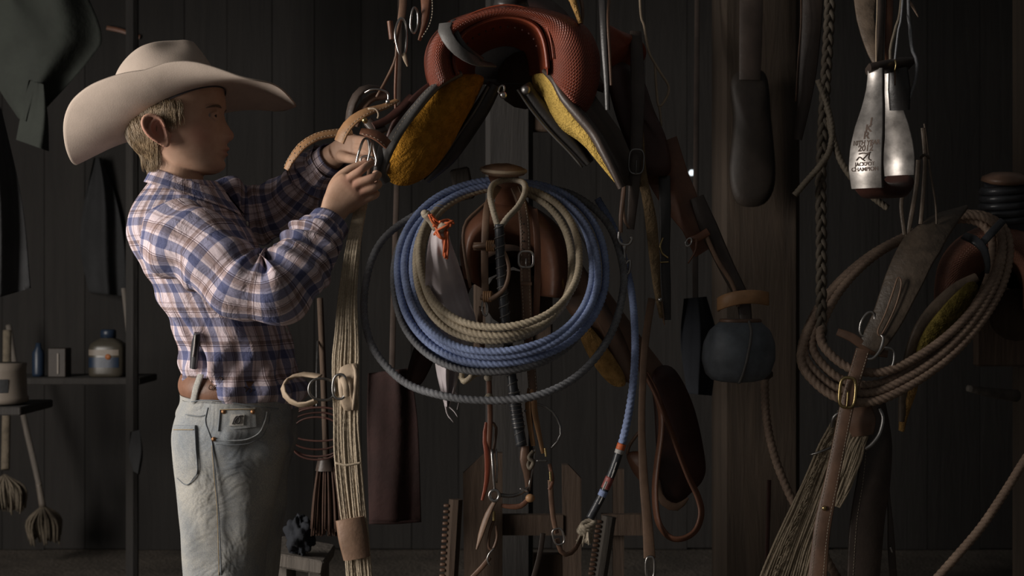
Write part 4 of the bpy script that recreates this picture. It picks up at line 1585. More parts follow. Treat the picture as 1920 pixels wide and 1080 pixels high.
# blue hooded stirrup (tapadero): rounded hood with a seam
c0 = P(1388, 655, .42)
hood = []
for v in np.linspace(0, 1, 22):
    ang = v * math.pi * .80
    rr = .0705 * math.sin(.36 + ang * .93) ** .8 if v > 0 else .040
    rr = np.interp(v, [0, .06, .2, .4, .6, .8, .93, 1], [.032, .040, .058, .068, .070, .062, .046, .004])
    zz = np.interp(v, [0, .06, .2, .4, .6, .8, .93, 1], [.058, .052, .036, .012, -.018, -.046, -.060, -.064])
    hood.append([c0 + A(rr * math.cos(a) - .006 * v, rr * .88 * math.sin(a), zz + .010 * math.cos(a) * (1 - v) * 0) for a in np.linspace(0, 2 * math.pi, 44, endpoint=False)])
hd = sub('stirrup_hood', MB().add(grid(np.array(hood))), 'blue_leather', us)
sp_ = []
for v in np.linspace(.02, .97, 20):
    rr = np.interp(v, [0, .06, .2, .4, .6, .8, .93, 1], [.032, .040, .058, .068, .070, .062, .046, .004])
    zz = np.interp(v, [0, .06, .2, .4, .6, .8, .93, 1], [.058, .052, .036, .012, -.018, -.046, -.060, -.064])
    a = math.radians(-72 - 22 * v)
    sp_.append(c0 + A((rr + .001) * math.cos(a) - .006 * v, (rr + .001) * .88 * math.sin(a), zz))
tube('seam', sp_, .0028, 'grey_leather', hd, sides=8, n=40)
tube('rim', [c0 + A(.036 * math.cos(a), .036 * .88 * math.sin(a), .054) for a in np.linspace(0, 2 * math.pi, 24, endpoint=False)], .0045, 'brown_leather', hd, closed=True, n=44)
sub('stirrup_tread', MB().add(box_g(c0 + A(.02, .06, -.05), (.10, .05, .02), bev=.006)), 'dark_leather', us)
rack(985, 150, .40, 1.06, 'round log saddle rack under the upper red saddle')

# ================================================================== middle saddle
ms = thing('western_saddle', 'tan leather saddle behind the blue rope coils, coils hung on its horn', 'saddle', P(950, 470, .62))
OUT2 = [(868, 520), (862, 470), (872, 425), (900, 396), (930, 378), (955, 374), (985, 382), (1020, 400), (1052, 432), (1066, 478), (1068, 520), (1062, 560)]
INN2 = [(902, 540), (896, 500), (900, 470), (914, 452), (932, 444), (952, 442), (974, 446), (994, 458), (1008, 478), (1014, 505), (1016, 530), (1016, 555)]
sub('fork', MB().add(fork_g(OUT2, INN2, .37, depth=.12, bulge=.034)), 'rust_leather', ms)
sub('horn_neck', MB().add(tube_g(PP([(962, 404, .40), (955, 372, .375), (948, 345, .345), (944, 326, .325)]), [.040, .027, .024, .028], sides=24)), 'rust_leather', ms)
hcap = MB().add(lathe_g([(.0001, .010), (.022, .0095), (.035, .006), (.0405, 0), (.039, -.006), (.026, -.010), (.0001, -.010)], P(944, 319, .30), (.05, -.22, 1), 36))
sub('horn_cap', hcap, 'mid_leather', ms)
tube('cap_binding', ring_pts(P(944, 319, .30), .040, .040, 24, (1, 0, -.05), (0, .97, .2)), .0035, 'pale_leather', ms, closed=True, n=50)
# right skirt with tan fleece edge showing below the coil
MS = [(1022, 482, .36), (1036, 476, .35), (1050, 500, .345), (1058, 540, .345), (1040, 545, .36), (1026, 515, .365)]
sub('skirt_fleece', MB().add(plate_g(PP(MS), depth=(0, .014, 0), bulge=(-.004, -.012, 0), rings=8, noise=.0008, m=70)), 'fleece_tan', ms)
MS2 = [(1084, 618, .36), (1098, 606, .35), (1122, 630, .345), (1150, 668, .34), (1170, 702, .335), (1172, 722, .335), (1152, 724, .345), (1128, 704, .36), (1102, 664, .37)]
sub('skirt_fleece', MB().add(plate_g(PP(MS2), depth=(0, .016, 0), bulge=(-.004, -.012, 0), rings=8, noise=.0009, m=80)), 'fleece_tan', ms)
MSK = [(1030, 470, .375), (1062, 470, .37), (1110, 540, .36), (1160, 630, .35), (1182, 700, .345), (1172, 716, .345), (1130, 660, .365), (1070, 590, .38), (1040, 530, .385)]
sub('right_skirt', MB().add(plate_g(PP(MSK), depth=(.01, .012, 0), bulge=(.006, -.010, 0), rings=6, m=80)), 'brown_leather', ms)
MSL = [(866, 500, .375), (888, 520, .375), (860, 590, .37), (822, 660, .365), (790, 720, .36), (770, 715, .355), (790, 640, .36), (830, 560, .37)]
sub('left_skirt', MB().add(plate_g(PP(MSL), depth=(-.01, .012, 0), bulge=(-.006, -.010, 0), rings=6, m=80)), 'maroon_leather', ms)
seat = []
for t in np.linspace(0, 1, 10):
    y = .48 + .38 * t
    row = [P(962 + 100 * a, 470 + 60 * abs(a) ** 2 - 70 * t ** 3 * (1 - a * a), y) for a in np.linspace(-1, 1, 13)] + [P(962 + 96 * a, 484 + 60 * abs(a) ** 2 - 70 * t ** 3 * (1 - a * a), y) for a in np.linspace(1, -1, 13)]
    seat.append(row)
sub('seat', MB().add(grid(np.array(seat))), 'brown_leather', ms)
rack(962, 560, .45, 1.06, 'round log saddle rack under the tan saddle behind the rope coils')

# ================================================================== lariats
def loop12(cx, cy, rx, ry, y, tilt=0.0, flat=0.0, n=14, dy=0.0, sq=2.2):
    out = []
    for k in range(n):
        a = 2 * math.pi * k / n + math.pi / 2
        c, s_ = math.cos(a), math.sin(a)
        c = math.copysign(abs(c) ** (2 / sq), c)
        s_ = math.copysign(abs(s_) ** (2 / sq), s_)
        x, z = rx * c, ry * s_
        x, z = x * math.cos(tilt) - z * math.sin(tilt), x * math.sin(tilt) + z * math.cos(tilt)
        out.append(P(cx + x, cy - z, y + dy * s_))
    return out


blue_l = [loop12(940, 514, 197, 178, 0.262, .10, dy=0.135), loop12(948, 506, 188, 163, 0.272, .14, dy=0.128), loop12(936, 508, 181, 158, 0.246, .17, dy=0.144), loop12(944, 498, 166, 152, 0.258, .08, dy=0.130), loop12(930, 512, 186, 170, 0.284, .20, dy=0.118)]
lar = thing('lariat', 'blue nylon lariat coiled in wide loops on the saddle horn', 'rope', P(945, 345, .24))
rope('coils', coil_path(blue_l), .0069, 'rope_blue', lar)
tan_l = [loop12(932, 478, 147, 129, 0.252, .10, dy=0.140), loop12(940, 486, 148, 134, 0.240, .16, dy=0.150), loop12(926, 496, 146, 143, 0.262, .04, dy=0.130)]
lar2 = thing('lariat', 'tan lariat coiled in smaller loops inside the blue coils', 'rope', P(945, 352, .23))
rope('coils', coil_path(tan_l), .0068, 'rope_tan', lar2)
lar3 = thing('lariat', 'dark grey rope coiled lowest among the blue loops on the horn', 'rope', P(945, 350, .25))
rope('coils', coil_path([loop12(934, 522, 195, 176, 0.298, .05, dy=0.110), loop12(926, 526, 188, 171, 0.276, .13, dy=0.120)]), .0064, 'rope_grey', lar3)
gl = tag(rope('lariat', PP([(905, 352, .415), (800, 392, .39), (716, 452, .35), (684, 545, .31), (694, 640, .26), (752, 712, .21), (830, 742, .17), (920, 751, .15), (1010, 741, .15), (1085, 703, .175), (1138, 640, .21), (1164, 570, .25), (1168, 500, .30), (1140, 420, .35), (1080, 368, .39), (1000, 346, .415)]), .0072, 'rope_grey'),
         'single loose grey rope loop drooping widest below the blue coils', 'rope')
# tail of a blue rope with taped end and frayed knot
bt = thing('rope_tail', 'blue rope end with black and red tape and a frayed white knot', 'rope', P(1190, 560, .24))
rope('rope', PP([(1120, 372, .46), (1152, 430, .46), (1174, 500, .45), (1186, 560, .38), (1191, 640, .29), (1188, 710, .225), (1178, 780, .22), (1166, 832, .215)]), .0072, 'rope_blue', bt)
tp = PP([(1166, 832, .215), (1150, 880, .213), (1128, 930, .212), (1106, 972, .21)])
tpd = spline(tp, 40)
tube('tape', tpd, .0074, 'black_wrap', bt, n=40, sides=12)
tube('tape_band', tpd[0:4], .0079, 'orange_twine', bt, n=6, sides=12)
tube('tape_band', tpd[3:6], .0080, 'tape_white', bt, n=6, sides=12)
tube('tape_band', tpd[17:24], .0079, 'tape_red', bt, n=8, sides=12)
tube('tape_band', tpd[24:28], .0078, 'rope_blue', bt, n=6, sides=12)
for k in range(7):
    sgn = rng.uniform(-1, 1)
    i0 = int(rng.uniform(6, 30))
    tube('tape_streak', tpd[i0:i0 + 5] + A(.004 * sgn, -.0062, 0), .0016, 'tape_white', bt, n=6, sides=6)
mb = MB()
for k in range(3):
    mb.add(rope_g(ring_pts(P(1103 - 3 * k, 982 + 7 * k, .208), .012 - .0005 * k, .006, 14, (.95, .2, .3 - .2 * k), (0, .8, .6)), .0052, closed=True))
sub('knot', mb, 'rope_cream', bt)
mb = MB()
for k in range(46):
    a = rng.uniform(0, 2 * math.pi)
    r_ = rng.uniform(0, .010)
    st_ = P(1100, 996, .208) + A(r_ * math.cos(a), r_ * math.sin(a), 0)
    d = A(.9 * math.cos(a) * r_ + rng.normal(0, .003) - .003, .9 * math.sin(a) * r_, -rng.uniform(.014, .024))
    mb.add(tube_g(np.array([st_, st_ + d * .6, st_ + d + rng.normal(0, .0015, 3)]), [.0020, .0018, .0010], sides=5, n=6))
sub('frayed_end', mb, 'rope_cream', bt)

# ================================================================== quirt on the horn
qt = thing('quirt', 'black wrapped quirt hanging by a cream rope loop from the saddle horn', 'quirt', P(945, 345, .25))
rope('wrist_loop', PP([(933, 424, .165), (924, 392, .185), (919, 365, .215), (925, 346, .255), (945, 338, .29), (968, 338, .29), (983, 345, .255), (984, 362, .215), (972, 386, .19), (952, 408, .172), (940, 424, .165)]), .0056, 'rope_cream', qt, depth=.18)
qp = PP([(936, 420, .165), (938, 470, .17), (942, 540, .18), (950, 620, .19), (958, 690, .195), (966, 760, .195), (978, 836, .195)])
hq = tube('shaft', qp, [.0082, .0085, .0082, .0082, .0080, .0090, .0095], 'black_wrap', qt, n=90, sides=14)
qd = spline(qp, 260)
tq, a1q, a2q = frames(qd)
wv_ = np.arange(260) * .55
tube('wrapping_cord', qd + .0088 * (np.cos(wv_)[:, None] * a1q + np.sin(wv_)[:, None] * a2q), .0013, 'grey_leather', hq, raw=True, sides=5)
sub('braided_band', MB().add(tube_g(qd[196:240], .0105, n=40, sides=14)), 'black_wrap', qt)
for k in range(196, 240, 5):
    tube('band', qd[k:k + 2], .0116, 'dull_iron', hq, n=3, sides=12)

# ================================================================== bridle with D-loop noseband and bit
br = thing('bridle', 'brown leather bridle with D-shaped rawhide loop and curb bit under the coils', 'bridle', P(940, 350, .26))
px_strap('cheek_strap', [(935, 350, .29), (918, 376, .23), (912, 400, .20), (909, 460, .185), (909, 520, .185), (911, 562, .185)], 15, 'mid_leather', br, th=.004)
dl = px_tube('nose_loop', [(889, 463, .185), (900, 461, .178), (922, 460, .172), (940, 468, .17), (951, 488, .17), (954, 512, .17), (947, 538, .172), (932, 554, .175), (918, 560, .178), (902, 557, .182)], [5.5, 6, 6, 5, 4.2, 4.0, 4.2, 5, 6, 6], 'mid_leather', br, n=60)
for c in ((920, 461, .172), (914, 556, .178)):
    mb = MB()
    for k in range(4):
        mb.add(tube_g(ring_pts(P(c[0] - 6 + 4 * k, c[1], c[2]), .003, .0085, 12, (.3, 1, 0), (0, 0, 1)) , .0022, sides=6, closed=True, n=18))
    sub('rawhide_knot', mb, 'tan_leather', dl)
px_strap('side_strap', [(888, 462, .19), (905, 462, .187), (922, 461, .184)], 17, 'mid_leather', br, th=.004)
px_tube('thong', [(922, 372, .24), (896, 394, .22), (874, 416, .21), (868, 446, .205), (873, 490, .20), (882, 540, .20)], 3.4, 'mid_leather', br)
px_ring('bit_ring', (909, 578, .185), 5, 14, 2.0, 'steel', br, tilt=-.1)
px_strap('keeper_strap', [(903, 575, .19), (900, 600, .195), (903, 640, .20), (910, 690, .20)], 11, 'brown_leather', br)
px_strap('cheek_strap', [(965, 352, .30), (978, 384, .23), (984, 430, .205), (985, 488, .20), (986, 540, .20), (990, 620, .205), (996, 690, .205), (1000, 740, .205)], [18, 22, 22, 22, 21, 19, 18], 'brown_leather', br, th=.005, stitch=(1, -1))
punch([P(982, 420 + k * 16, .20) for k in range(4)], .0016, 'black_leather', br)
px_buckle('buckle', (986, 486, .188), 14, 15, 2.4, 'steel', br)
px_strap('keeper', [(976, 532, .19), (997, 532, .19)], 7, 'brown_leather', br)
px_strap('cheek_strap', [(1002, 392, .23), (1007, 450, .22), (1008, 520, .215), (1004, 620, .215)], [14, 14, 13], 'rust_leather', br, th=.004)
# lower part
px_tube('knotted_cord', [(862, 706, .20), (872, 714, .19), (884, 704, .186), (878, 694, .19), (866, 698, .194), (870, 716, .196), (892, 702, .19), (912, 698, .192)], 5.5, 'rope_tan', br, n=60)
px_strap('hanger', [(916, 700, .195), (918, 740, .195), (919, 790, .195), (916, 850, .195)], 11, 'rust_leather', br, th=.004)
for c in ((915, 708), (917, 744)):
    MB().add(sphere_g(P(c[0], c[1], .190), 8 * S(.19), 6 * S(.19), 7 * S(.19))).build('rawhide_bead', 'rope_cream', br)
px_strap('curb_strap', [(912, 792, .20), (909, 820, .196), (914, 860, .193), (912, 905, .193), (904, 938, .193)], [7, 11, 12, 10, 6], 'red_leather', br, th=.004)
px_tube('thong', [(918, 790, .2), (930, 800, .205), (928, 830, .205), (924, 850, .2)], 3.0, 'brown_leather', br)
bit = px_tube('bit_shank', [(922, 842, .19), (924, 870, .186), (926, 900, .186), (928, 922, .188)], [2.8, 3.2, 3.2, 2.8], 'steel', br)
px_tube('bit_bar', [(930, 842, .194), (932, 872, .19), (931, 905, .19)], 2.2, 'steel', bit)
px_ring('bit_ring', (927, 929, .184), 9, 10, 3.4, 'steel', bit)
px_tube('mouthpiece', [(936, 928, .187), (958, 930, .19), (978, 924, .195), (990, 914, .20)], [4.2, 4.0, 3.6, 3.2], 'dull_iron', bit)
px_tube('bit_shank', [(1002, 840, .20), (1000, 870, .198), (994, 900, .198), (992, 918, .20)], 2.6, 'steel', br)
px_tube('bit_bar', [(990, 922, .197), (975, 916, .194)], 2.4, 'steel', br)
px_strap('leather_fold', [(985, 836, .20), (984, 860, .198), (990, 890, .20), (990, 920, .205)], [16, 22, 18, 10], 'brown_leather', br, th=.010)
px_tube('knotted_cord', [(1000, 846, .195), (992, 858, .19), (1000, 866, .19), (994, 878, .194), (990, 868, .196), (998, 850, .198)], 4.5, 'rope_dun', br, n=50)
px_strap('latigo', [(994, 728, .21), (990, 760, .20), (994, 800, .20), (1000, 836, .2)], [12, 14, 12, 10], 'tan_leather', br, face=(-.6, -1, 0))
px_strap('latigo', [(1000, 730, .205), (1002, 770, .20), (1010, 810, .20), (1018, 850, .2)], [14, 14, 11, 8], 'tan_leather', br, face=(.5, -1, 0))
px_tube('wire_ring', [(984, 772, .2), (992, 762, .205), (1010, 758, .21), (1034, 770, .21), (1050, 796, .21), (1050, 820, .21), (1034, 840, .205)], 2.6, 'dull_iron', br)
px_tube('pin', [(1006, 864, .19), (1026, 864, .192)], 2.6, 'dull_iron', br)
px_strap('brass_keeper', [(1022, 840, .195), (1024, 856, .195)], 5, 'brass', br)
px_strap('curb_strap', [(1030, 870, .20), (1036, 900, .195), (1030, 918, .195)], 8, 'rust_leather', br)
px_strap('brass_keeper', [(1032, 884, .19), (1033, 902, .19)], 6, 'brass', br)
px_strap('curb_strap', [(940, 948, .196), (960, 950, .192), (978, 948, .19), (996, 930, .19)], [8, 11, 11, 9], 'rust_leather', br)
MB().add(sphere_g(P(994, 934, .188), 9 * S(.19), 7 * S(.19), 8 * S(.19))).build('rawhide_bead', 'tan_leather', br)
px_strap('rein', [(1032, 900, .195), (1034, 940, .195), (1038, 975, .195), (1044, 1000, .195)], [11, 11, 10], 'brown_leather', br)
px_buckle('buckle', (1047, 1006, .19), 10, 15, 1.9, 'steel', br, tilt=-.25, tongue=False)
px_strap('rein', [(1044, 1010, .195), (1052, 1034, .195), (1066, 1040, .2), (1082, 1024, .205), (1088, 1004, .21)], 10, 'brown_leather', br, face=(.3, -1, -.3))
px_strap('tie_strap', [(928, 940, .192), (916, 962, .19), (904, 995, .19), (894, 1030, .19)], [9, 14, 13, 4], 'mid_leather', br, face=(-.5, -1, .3))
px_strap('brass_keeper', [(926, 958, .19), (926, 976, .19)], 6, 'brass', br)
px_tube('strap_loop', [(926, 975, .195), (918, 1000, .195), (916, 1024, .195), (924, 1030, .195), (932, 1008, .195), (930, 985, .195)], 3.2, 'brown_leather', br, n=40)
px_tube('hook', [(926, 1028, .192), (916, 1040, .19), (914, 1052, .19), (919, 1060, .19)], 2.0, 'steel', br)
px_strap('rein', [(918, 1045, .195), (905, 1062, .197), (884, 1084, .20), (860, 1110, .205)], 10, 'brown_leather', br)
px_strap('rein', [(1018, 1000, .22), (1012, 1040, .22), (1000, 1085, .225)], 11, 'dark_leather', br)

# ================================================================== cloth flag tied with orange twine
fl = thing('cloth_flag', 'white cloth bundle tied at the top with orange twine behind the coils', 'cloth', P(815, 420, .19))
LE = spline(np.array([(812, 424, 0), (803, 455, 0), (798, 500, 0), (799, 560, 0), (812, 630, 0), (817, 690, 0), (828, 740, 0), (834, 762, 0)]), 60)
RE = spline(np.array([(838, 424, 0), (846, 455, 0), (862, 500, 0), (880, 560, 0), (892, 610, 0), (868, 672, 0), (854, 730, 0), (843, 764, 0)]), 60)
Gc, Gb = [], []
for i in range(60):
    row, rb = [], []
    for j in range(40):
        u = j / 39
        q = LE[i] * (1 - u) + RE[i] * u
        w = min(1, i / 14)
        yy = .135 + .075 * sm(np.array(float(i)), 6, 26) + w * (.010 * math.sin(u * 9 + i * .035) + .006 * math.sin(u * 17 - i * .06) + .003 * math.sin(i * .45 + u * 6)) - .012 * math.sin(math.pi * u)
        row.append(P(q[0], q[1], yy))
        rb.append(P(q[0], q[1], yy + .0025))
    Gc.append(row + rb[::-1])
sub('cloth', MB().add(grid(np.array(Gc))), 'white_cloth', fl)
sub('knot_end', MB().add(sphere_g(P(797, 400, .125), 8 * S(.18), 7 * S(.18), 7 * S(.18))).add(tube_g(PP([(797, 400, .125), (808, 412, .13), (820, 426, .135)]), [.008, .007, .010])), 'rope_cream', fl)
sub('knot_end', MB().add(tube_g(PP([(822, 436, .125), (830, 424, .12), (838, 418, .12)]), [.007, .0075, .005])), 'rope_cream', fl)
mb = MB()
tw_pts = [[(808, 402), (822, 416), (838, 418), (850, 414)], [(812, 410), (818, 428), (826, 444), (834, 448)], [(850, 416), (836, 424), (820, 432), (814, 440)], [(816, 436), (826, 446), (838, 446), (840, 434)], [(804, 402), (814, 420), (834, 430), (846, 420)], [(824, 416), (840, 412), (852, 420)], [(812, 424), (828, 420), (846, 424)], [(834, 432), (836, 455), (834, 484)], [(838, 432), (840, 460), (838, 486)], [(836, 440), (833, 465), (832, 480)]]
for k, q in enumerate(tw_pts):
    mb.add(tube_g(np.array([P(a, b, .118 + .006 * math.sin(k + 2 * i)) for i, (a, b) in enumerate(q)]), .0021, sides=6, n=16))
sub('twine', mb, 'orange_twine', fl)
mb = MB()
for q in ([(836, 760), (838, 775), (850, 792)], [(842, 762), (852, 772), (858, 782)], [(834, 758), (840, 780), (846, 786)], [(853, 735), (860, 750), (857, 768)]):
    mb.add(tube_g(PP(q, .20), [.0016, .0012, .0006], sides=5, n=10))
sub('frayed_threads', mb, 'white_cloth', fl)
wt = tag(MB().add(box_g(P(867, 345, .45), (.038, .02, .062), R=np.array([[.98, 0, .2], [0, 1, 0], [-.2, 0, .98]]), bev=.004)).build('wood_block', 'grey_wood', smooth=False), 'small pale wood block left of the tan saddle horn', 'wood block')
# ================================================================== string girth beside the boy
YOFF = -0.2
gi = thing('string_girth', 'beige mohair string girth hanging beside the jeans, rings at its middle', 'girth', P(672, 400, .03))
GC = [(680, 372), (673, 405), (664, 450), (656, 510), (651, 570), (650, 630), (648, 690), (649, 760), (650, 820), (654, 880), (661, 950), (668, 1010), (674, 1085)]
GW = [20, 24, 28, 32, 40, 50, 50, 48, 52, 50, 47, 46, 48]
px_strap('backing', [(a, b, .026 + float(np.interp(b, [372, 400, 470], [.125, .085, 0]))) for a, b in GC], [w * .98 for w in GW], 'cord_beige', gi, th=.004)
cords_g(GC, GW, 14, 2.6, .02, seed=3, yc=([0, .05, .14, 1], [.125, .085, 0, 0])).build('strings', 'cord_beige', gi)
cords_g([(a + 20, b) for a, b in GC[6:]], [6] * 7, 3, 2.3, .034, seed=8).build('side_strings', 'cord_dun', gi)
sub('cross_weave', MB().add(rope_g(PP([(629, 868, .008), (650, 872, .004), (676, 868, .006)]), .0022)), 'cord_beige', gi)
ctr = [(640, 688, .012), (668, 682, .010), (668, 700, .002), (664, 728, .0), (662, 752, .004), (664, 768, .012), (645, 768, .012), (636, 740, .006), (634, 712, .006)]
cl = sub('center_leather', MB().add(plate_g(PP(ctr), depth=(0, .006, 0), bulge=(0, -.006, 0), rings=5, m=50)), 'pale_leather', gi)
px_tube('edge_roll', [(662, 684, .0), (668, 700, -.006), (666, 730, -.008), (664, 752, -.006), (662, 768, .0)], [3, 4.5, 4.5, 4, 3], 'pale_leather', cl)
px_ring('d_ring', (637, 725, -.006), 13, 23, 2.7, 'dull_iron', gi, tilt=.05, sup=2.4)
px_ring('d_ring', (604, 730, .012), 25, 20, 2.6, 'dull_iron', gi, tilt=.15, yaw=.3, sup=2.3)
px_strap('ring_keeper', [(640, 704, .0), (648, 724, -.012), (650, 742, -.006)], 13, 'pale_leather', gi, th=.006)
px_strap('off_strap', [(600, 706, .05), (566, 702, .06), (538, 712, .05), (530, 730, .035), (542, 750, .025), (566, 760, .02), (592, 752, .015)], 20, 'pale_leather', gi, face=np.array([[0, -.3, 1.], [-.2, -.3, 1], [-1, -.4, .4], [-1, -.4, 0], [-.4, -.5, -1], [0, -.4, -1]]))
px_strap('leather_sleeve', [(656, 972, .008), (662, 1008, .006), (669, 1046, .008)], [58, 60, 54], 'mid_leather', gi, th=.018)
px_strap('tie_top', [(680, 376, .15), (688, 350, .19), (694, 306, .15)], [10, 8, 8], 'brown_leather', gi)

# ================================================================== cinch rings and billets at the boy's hands
YOFF = -0.07
bk = thing('cinch_buckle', 'chrome cinch rings and tan billet straps held by the child', 'buckle', P(690, 280, 0))
px_tube('ring', [(668, 306, 0), (674, 282, .0), (682, 262, .004), (690, 262, .006), (693, 280, .004), (690, 300, .0), (684, 310, -.004)], 2.6, 'steel', bk, n=40)
px_tube('ring', [(688, 308, -.006), (694, 284, -.006), (698, 266, -.002), (702, 284, -.004), (706, 300, -.006), (704, 312, -.004)], 2.2, 'steel', bk, n=40)
px_ring('ring', (690, 302, .0), 14, 9, 2.2, 'steel', bk, tilt=.2)
s1 = px_strap('billet', [(537, 318, .02), (546, 300, .018), (566, 274, .02), (596, 256, .03), (626, 250, .04), (660, 246, .05)], [13, 19, 21, 21, 20, 18], 'tan_leather', bk, face=(-.4, -1, .5), stitch=(1, -1))
punch(spline(PP([(537, 318, .02), (546, 300, .018), (566, 274, .02), (596, 256, .03), (626, 250, .04), (660, 246, .05)]), 60)[[7, 13, 19]], .0015, 'black_leather', s1, face=(-.4, -1, .5), lift=.0018)
px_strap('billet', [(636, 266, -.01), (646, 244, -.012), (664, 224, -.01), (690, 209, .0), (720, 200, .02), (744, 188, .04)], [26, 27, 26, 22, 18, 12], 'tan_leather', bk, face=(-.5, -1, .5), stitch=(1,))
px_strap('billet', [(676, 246, -.012), (694, 250, -.014), (712, 258, -.012), (728, 272, -.004)], [14, 20, 22, 20], 'rust_leather', bk, face=(-.2, -1, .6), stitch=(1,))
px_tube('tie_thong', [(690, 204, -.012), (704, 204, -.014), (710, 214, -.012), (708, 222, -.01)], 2.0, 'pale_leather', bk)
px_strap('dark_billet', [(654, 226, .04), (660, 196, .045), (674, 172, .05), (694, 164, .06), (720, 168, .08)], [16, 20, 20, 18, 14], 'dark_leather', bk, face=(-.6, -1, .5), th=.006)
px_strap('dark_billet', [(664, 236, .05), (676, 206, .05), (696, 184, .06), (724, 178, .07)], 22, 'brown_leather', bk, face=(-.5, -1, .5), th=.006)
px_tube('ring', [(684, 174, .02), (696, 168, .015), (712, 168, .015), (726, 174, .02), (728, 186, .022), (724, 194, .025)], 2.0, 'steel', bk, n=40)
px_strap('dark_billet', [(700, 236, .02), (724, 226, .03), (748, 206, .05), (772, 180, .07)], [16, 18, 16], 'maroon_leather', bk, face=(-.3, -1, .4), th=.006)
px_strap('dark_billet', [(690, 228, .03), (706, 244, .025), (722, 240, .03)], 20, 'dark_leather', bk, face=(-.2, -1, .5), th=.010)
px_strap('dark_billet', [(730, 260, .02), (716, 280, .015), (712, 304, .01), (706, 330, .015)], [20, 16, 12, 8], 'black_leather', bk, th=.006)
MB().add(lathe_g([(.0001, .006), (.004, .005), (.005, 0), (.004, -.006)], P(684, 226, -.015), (-.1, -1, .2), 12)).build('stud', 'brass', bk)
MB().add(lathe_g([(.0001, .003), (.003, .002), (.004, 0)], P(727, 190, .018), (0, -1, .2), 12)).build('stud', 'steel', bk)

# ---- straps and rings hanging above the buckle
YOFF = -0.12
h1 = thing('hanging_strap', 'dark strap with two oval chrome rings above the cinch straps', 'strap', P(752, -60, .12))
px_strap('strap', [(752, -160, .3), (754, -60, .16), (756, 0, .12), (752, 38, .11)], [16, 16, 14], 'brown_leather', h1)
px_tube('ring', [(752, 34, .10), (744, 46, .098), (741, 66, .095), (746, 92, .095), (752, 104, .098), (760, 96, .105), (762, 70, .108), (760, 44, .105)], 2.4, 'steel', h1, closed=True, n=50)
px_tube('ring', [(776, 14, .10), (771, 30, .098), (770, 52, .10), (776, 62, .105), (783, 48, .11), (783, 24, .108)], 2.2, 'steel', h1, closed=True, n=50)
px_strap('keeper', [(731, 40, .10), (735, 74, .10)], 11, 'rust_leather', h1, th=.012)
px_strap('tail', [(757, 100, .10), (760, 112, .10), (764, 124, .105)], [9, 8, 3], 'pale_leather', h1)
px_tube('thong', [(744, 76, .11), (742, 110, .11), (724, 150, .11), (706, 182, .10)], [3.2, 3.2, 2.8], 'brown_leather', h1)
px_tube('thong', [(744, 76, .11), (743, 120, .11), (741, 170, .11), (742, 208, .1)], [3.2, 3, 2.6], 'rust_leather', h1)
px_tube('thong', [(757, 2, .13), (750, 40, .12), (742, 80, .11)], 3.6, 'brown_leather', h1)
h2 = thing('hanging_strap', 'red-brown stitched strap tip pointing down beside the saddle fork', 'strap', P(798, -40, .12))
px_strap('strap', [(800, -245, .32), (800, -60, .16), (799, 0, .12), (796, 40, .11), (786, 76, .11)], [34, 36, 36, 28, 4], 'rust_leather', h2, th=.008, face=(-.3, -1, 0))
mbs = MB()
for g in stitches_g(PP([(810, -20, .112), (812, 20, .104), (806, 48, .102), (790, 74, .104)]), 0, (-.3, -1, 0), lift=.0035, gap=.005, r=.0008):
    mbs.add(g)
sub('stitching', mbs, 'thread', h2)
h3 = thing('pad_end', 'pale fleece-backed pad tip hanging right of the saddle horn', 'pad', P(1078, -40, .16))
sub('fleece', MB().add(strap_g(PP([(1062, -245, .3), (1066, -40, .16), (1074, 0, .12), (1082, 24, .11), (1088, 44, .11)]), [.024, .026, .026, .018, .006], .016, n=40)), 'fleece_tan', h3, 60)
px_strap('leather_edge', [(1092, -245, .3), (1088, -40, .165), (1090, 0, .125), (1093, 22, .112), (1091, 44, .112)], [13, 14, 14, 10, 5], 'brown_leather', h3, th=.008)

# ================================================================== straps right of the upper saddle
YOFF = -0.10
k1 = thing('hanging_strap', 'shiny dark strap hanging straight down across the right of the upper saddle', 'strap', P(1130, -40, .1))
px_strap('strap', [(1126, -245, .35), (1128, -40, .14), (1130, 20, .09), (1133, 90, .075), (1137, 150, .075), (1139, 206, .08)], [13, 14, 15, 15, 13, 9], 'black_leather', k1, th=.005, face=(-.5, -1, .1))
px_strap('second_layer', [(1142, -245, .36), (1144, -40, .16), (1140, 30, .10), (1143, 100, .09), (1146, 160, .09)], [6, 6, 5], 'brown_leather', k1, th=.004)
YOFF = 0.0
k2 = thing('breast_strap', 'dark strap with iron frame buckle and steel swivel snap right of the coils', 'strap', P(1190, 270, .1))
px_strap('strap', [(1192, 60, .24), (1196, 160, .16), (1194, 240, .12), (1192, 300, .10), (1188, 360, .10), (1182, 430, .105)], [22, 26, 26, 24, 22, 14], 'dark_leather', k2, th=.006)
px_buckle('frame_buckle', (1193, 303, .09), 14, 23, 1.9, 'dull_iron', k2, tilt=.05)
px_strap('snap_strap', [(1172, 332, .085), (1168, 370, .075), (1164, 405, .07), (1164, 436, .072)], [6, 9, 8, 7], 'brown_leather', k2, face=(-.4, -1, 0))
px_strap('snap_strap', [(1170, 340, .088), (1168, 390, .082), (1172, 415, .08), (1180, 428, .08)], [5, 7, 7, 4], 'mid_leather', k2)
sn = px_tube('snap_swivel', [(1161, 434, .072), (1160, 450, .07), (1166, 458, .07), (1178, 458, .07), (1184, 450, .072), (1183, 444, .075)], 3.0, 'steel', k2, n=36)
MB().add(lathe_g([(.0001, 0), (5.2 * S(.07), .001), (4.2 * S(.07), .010), (3.2 * S(.07), .012), (3.4 * S(.07), .034), (4.8 * S(.07), .038), (4.8 * S(.07), .044), (.0001, .046)], P(1172, 506, .07), (-.05, 0, 1), 16)).build('snap_body', 'steel', sn)
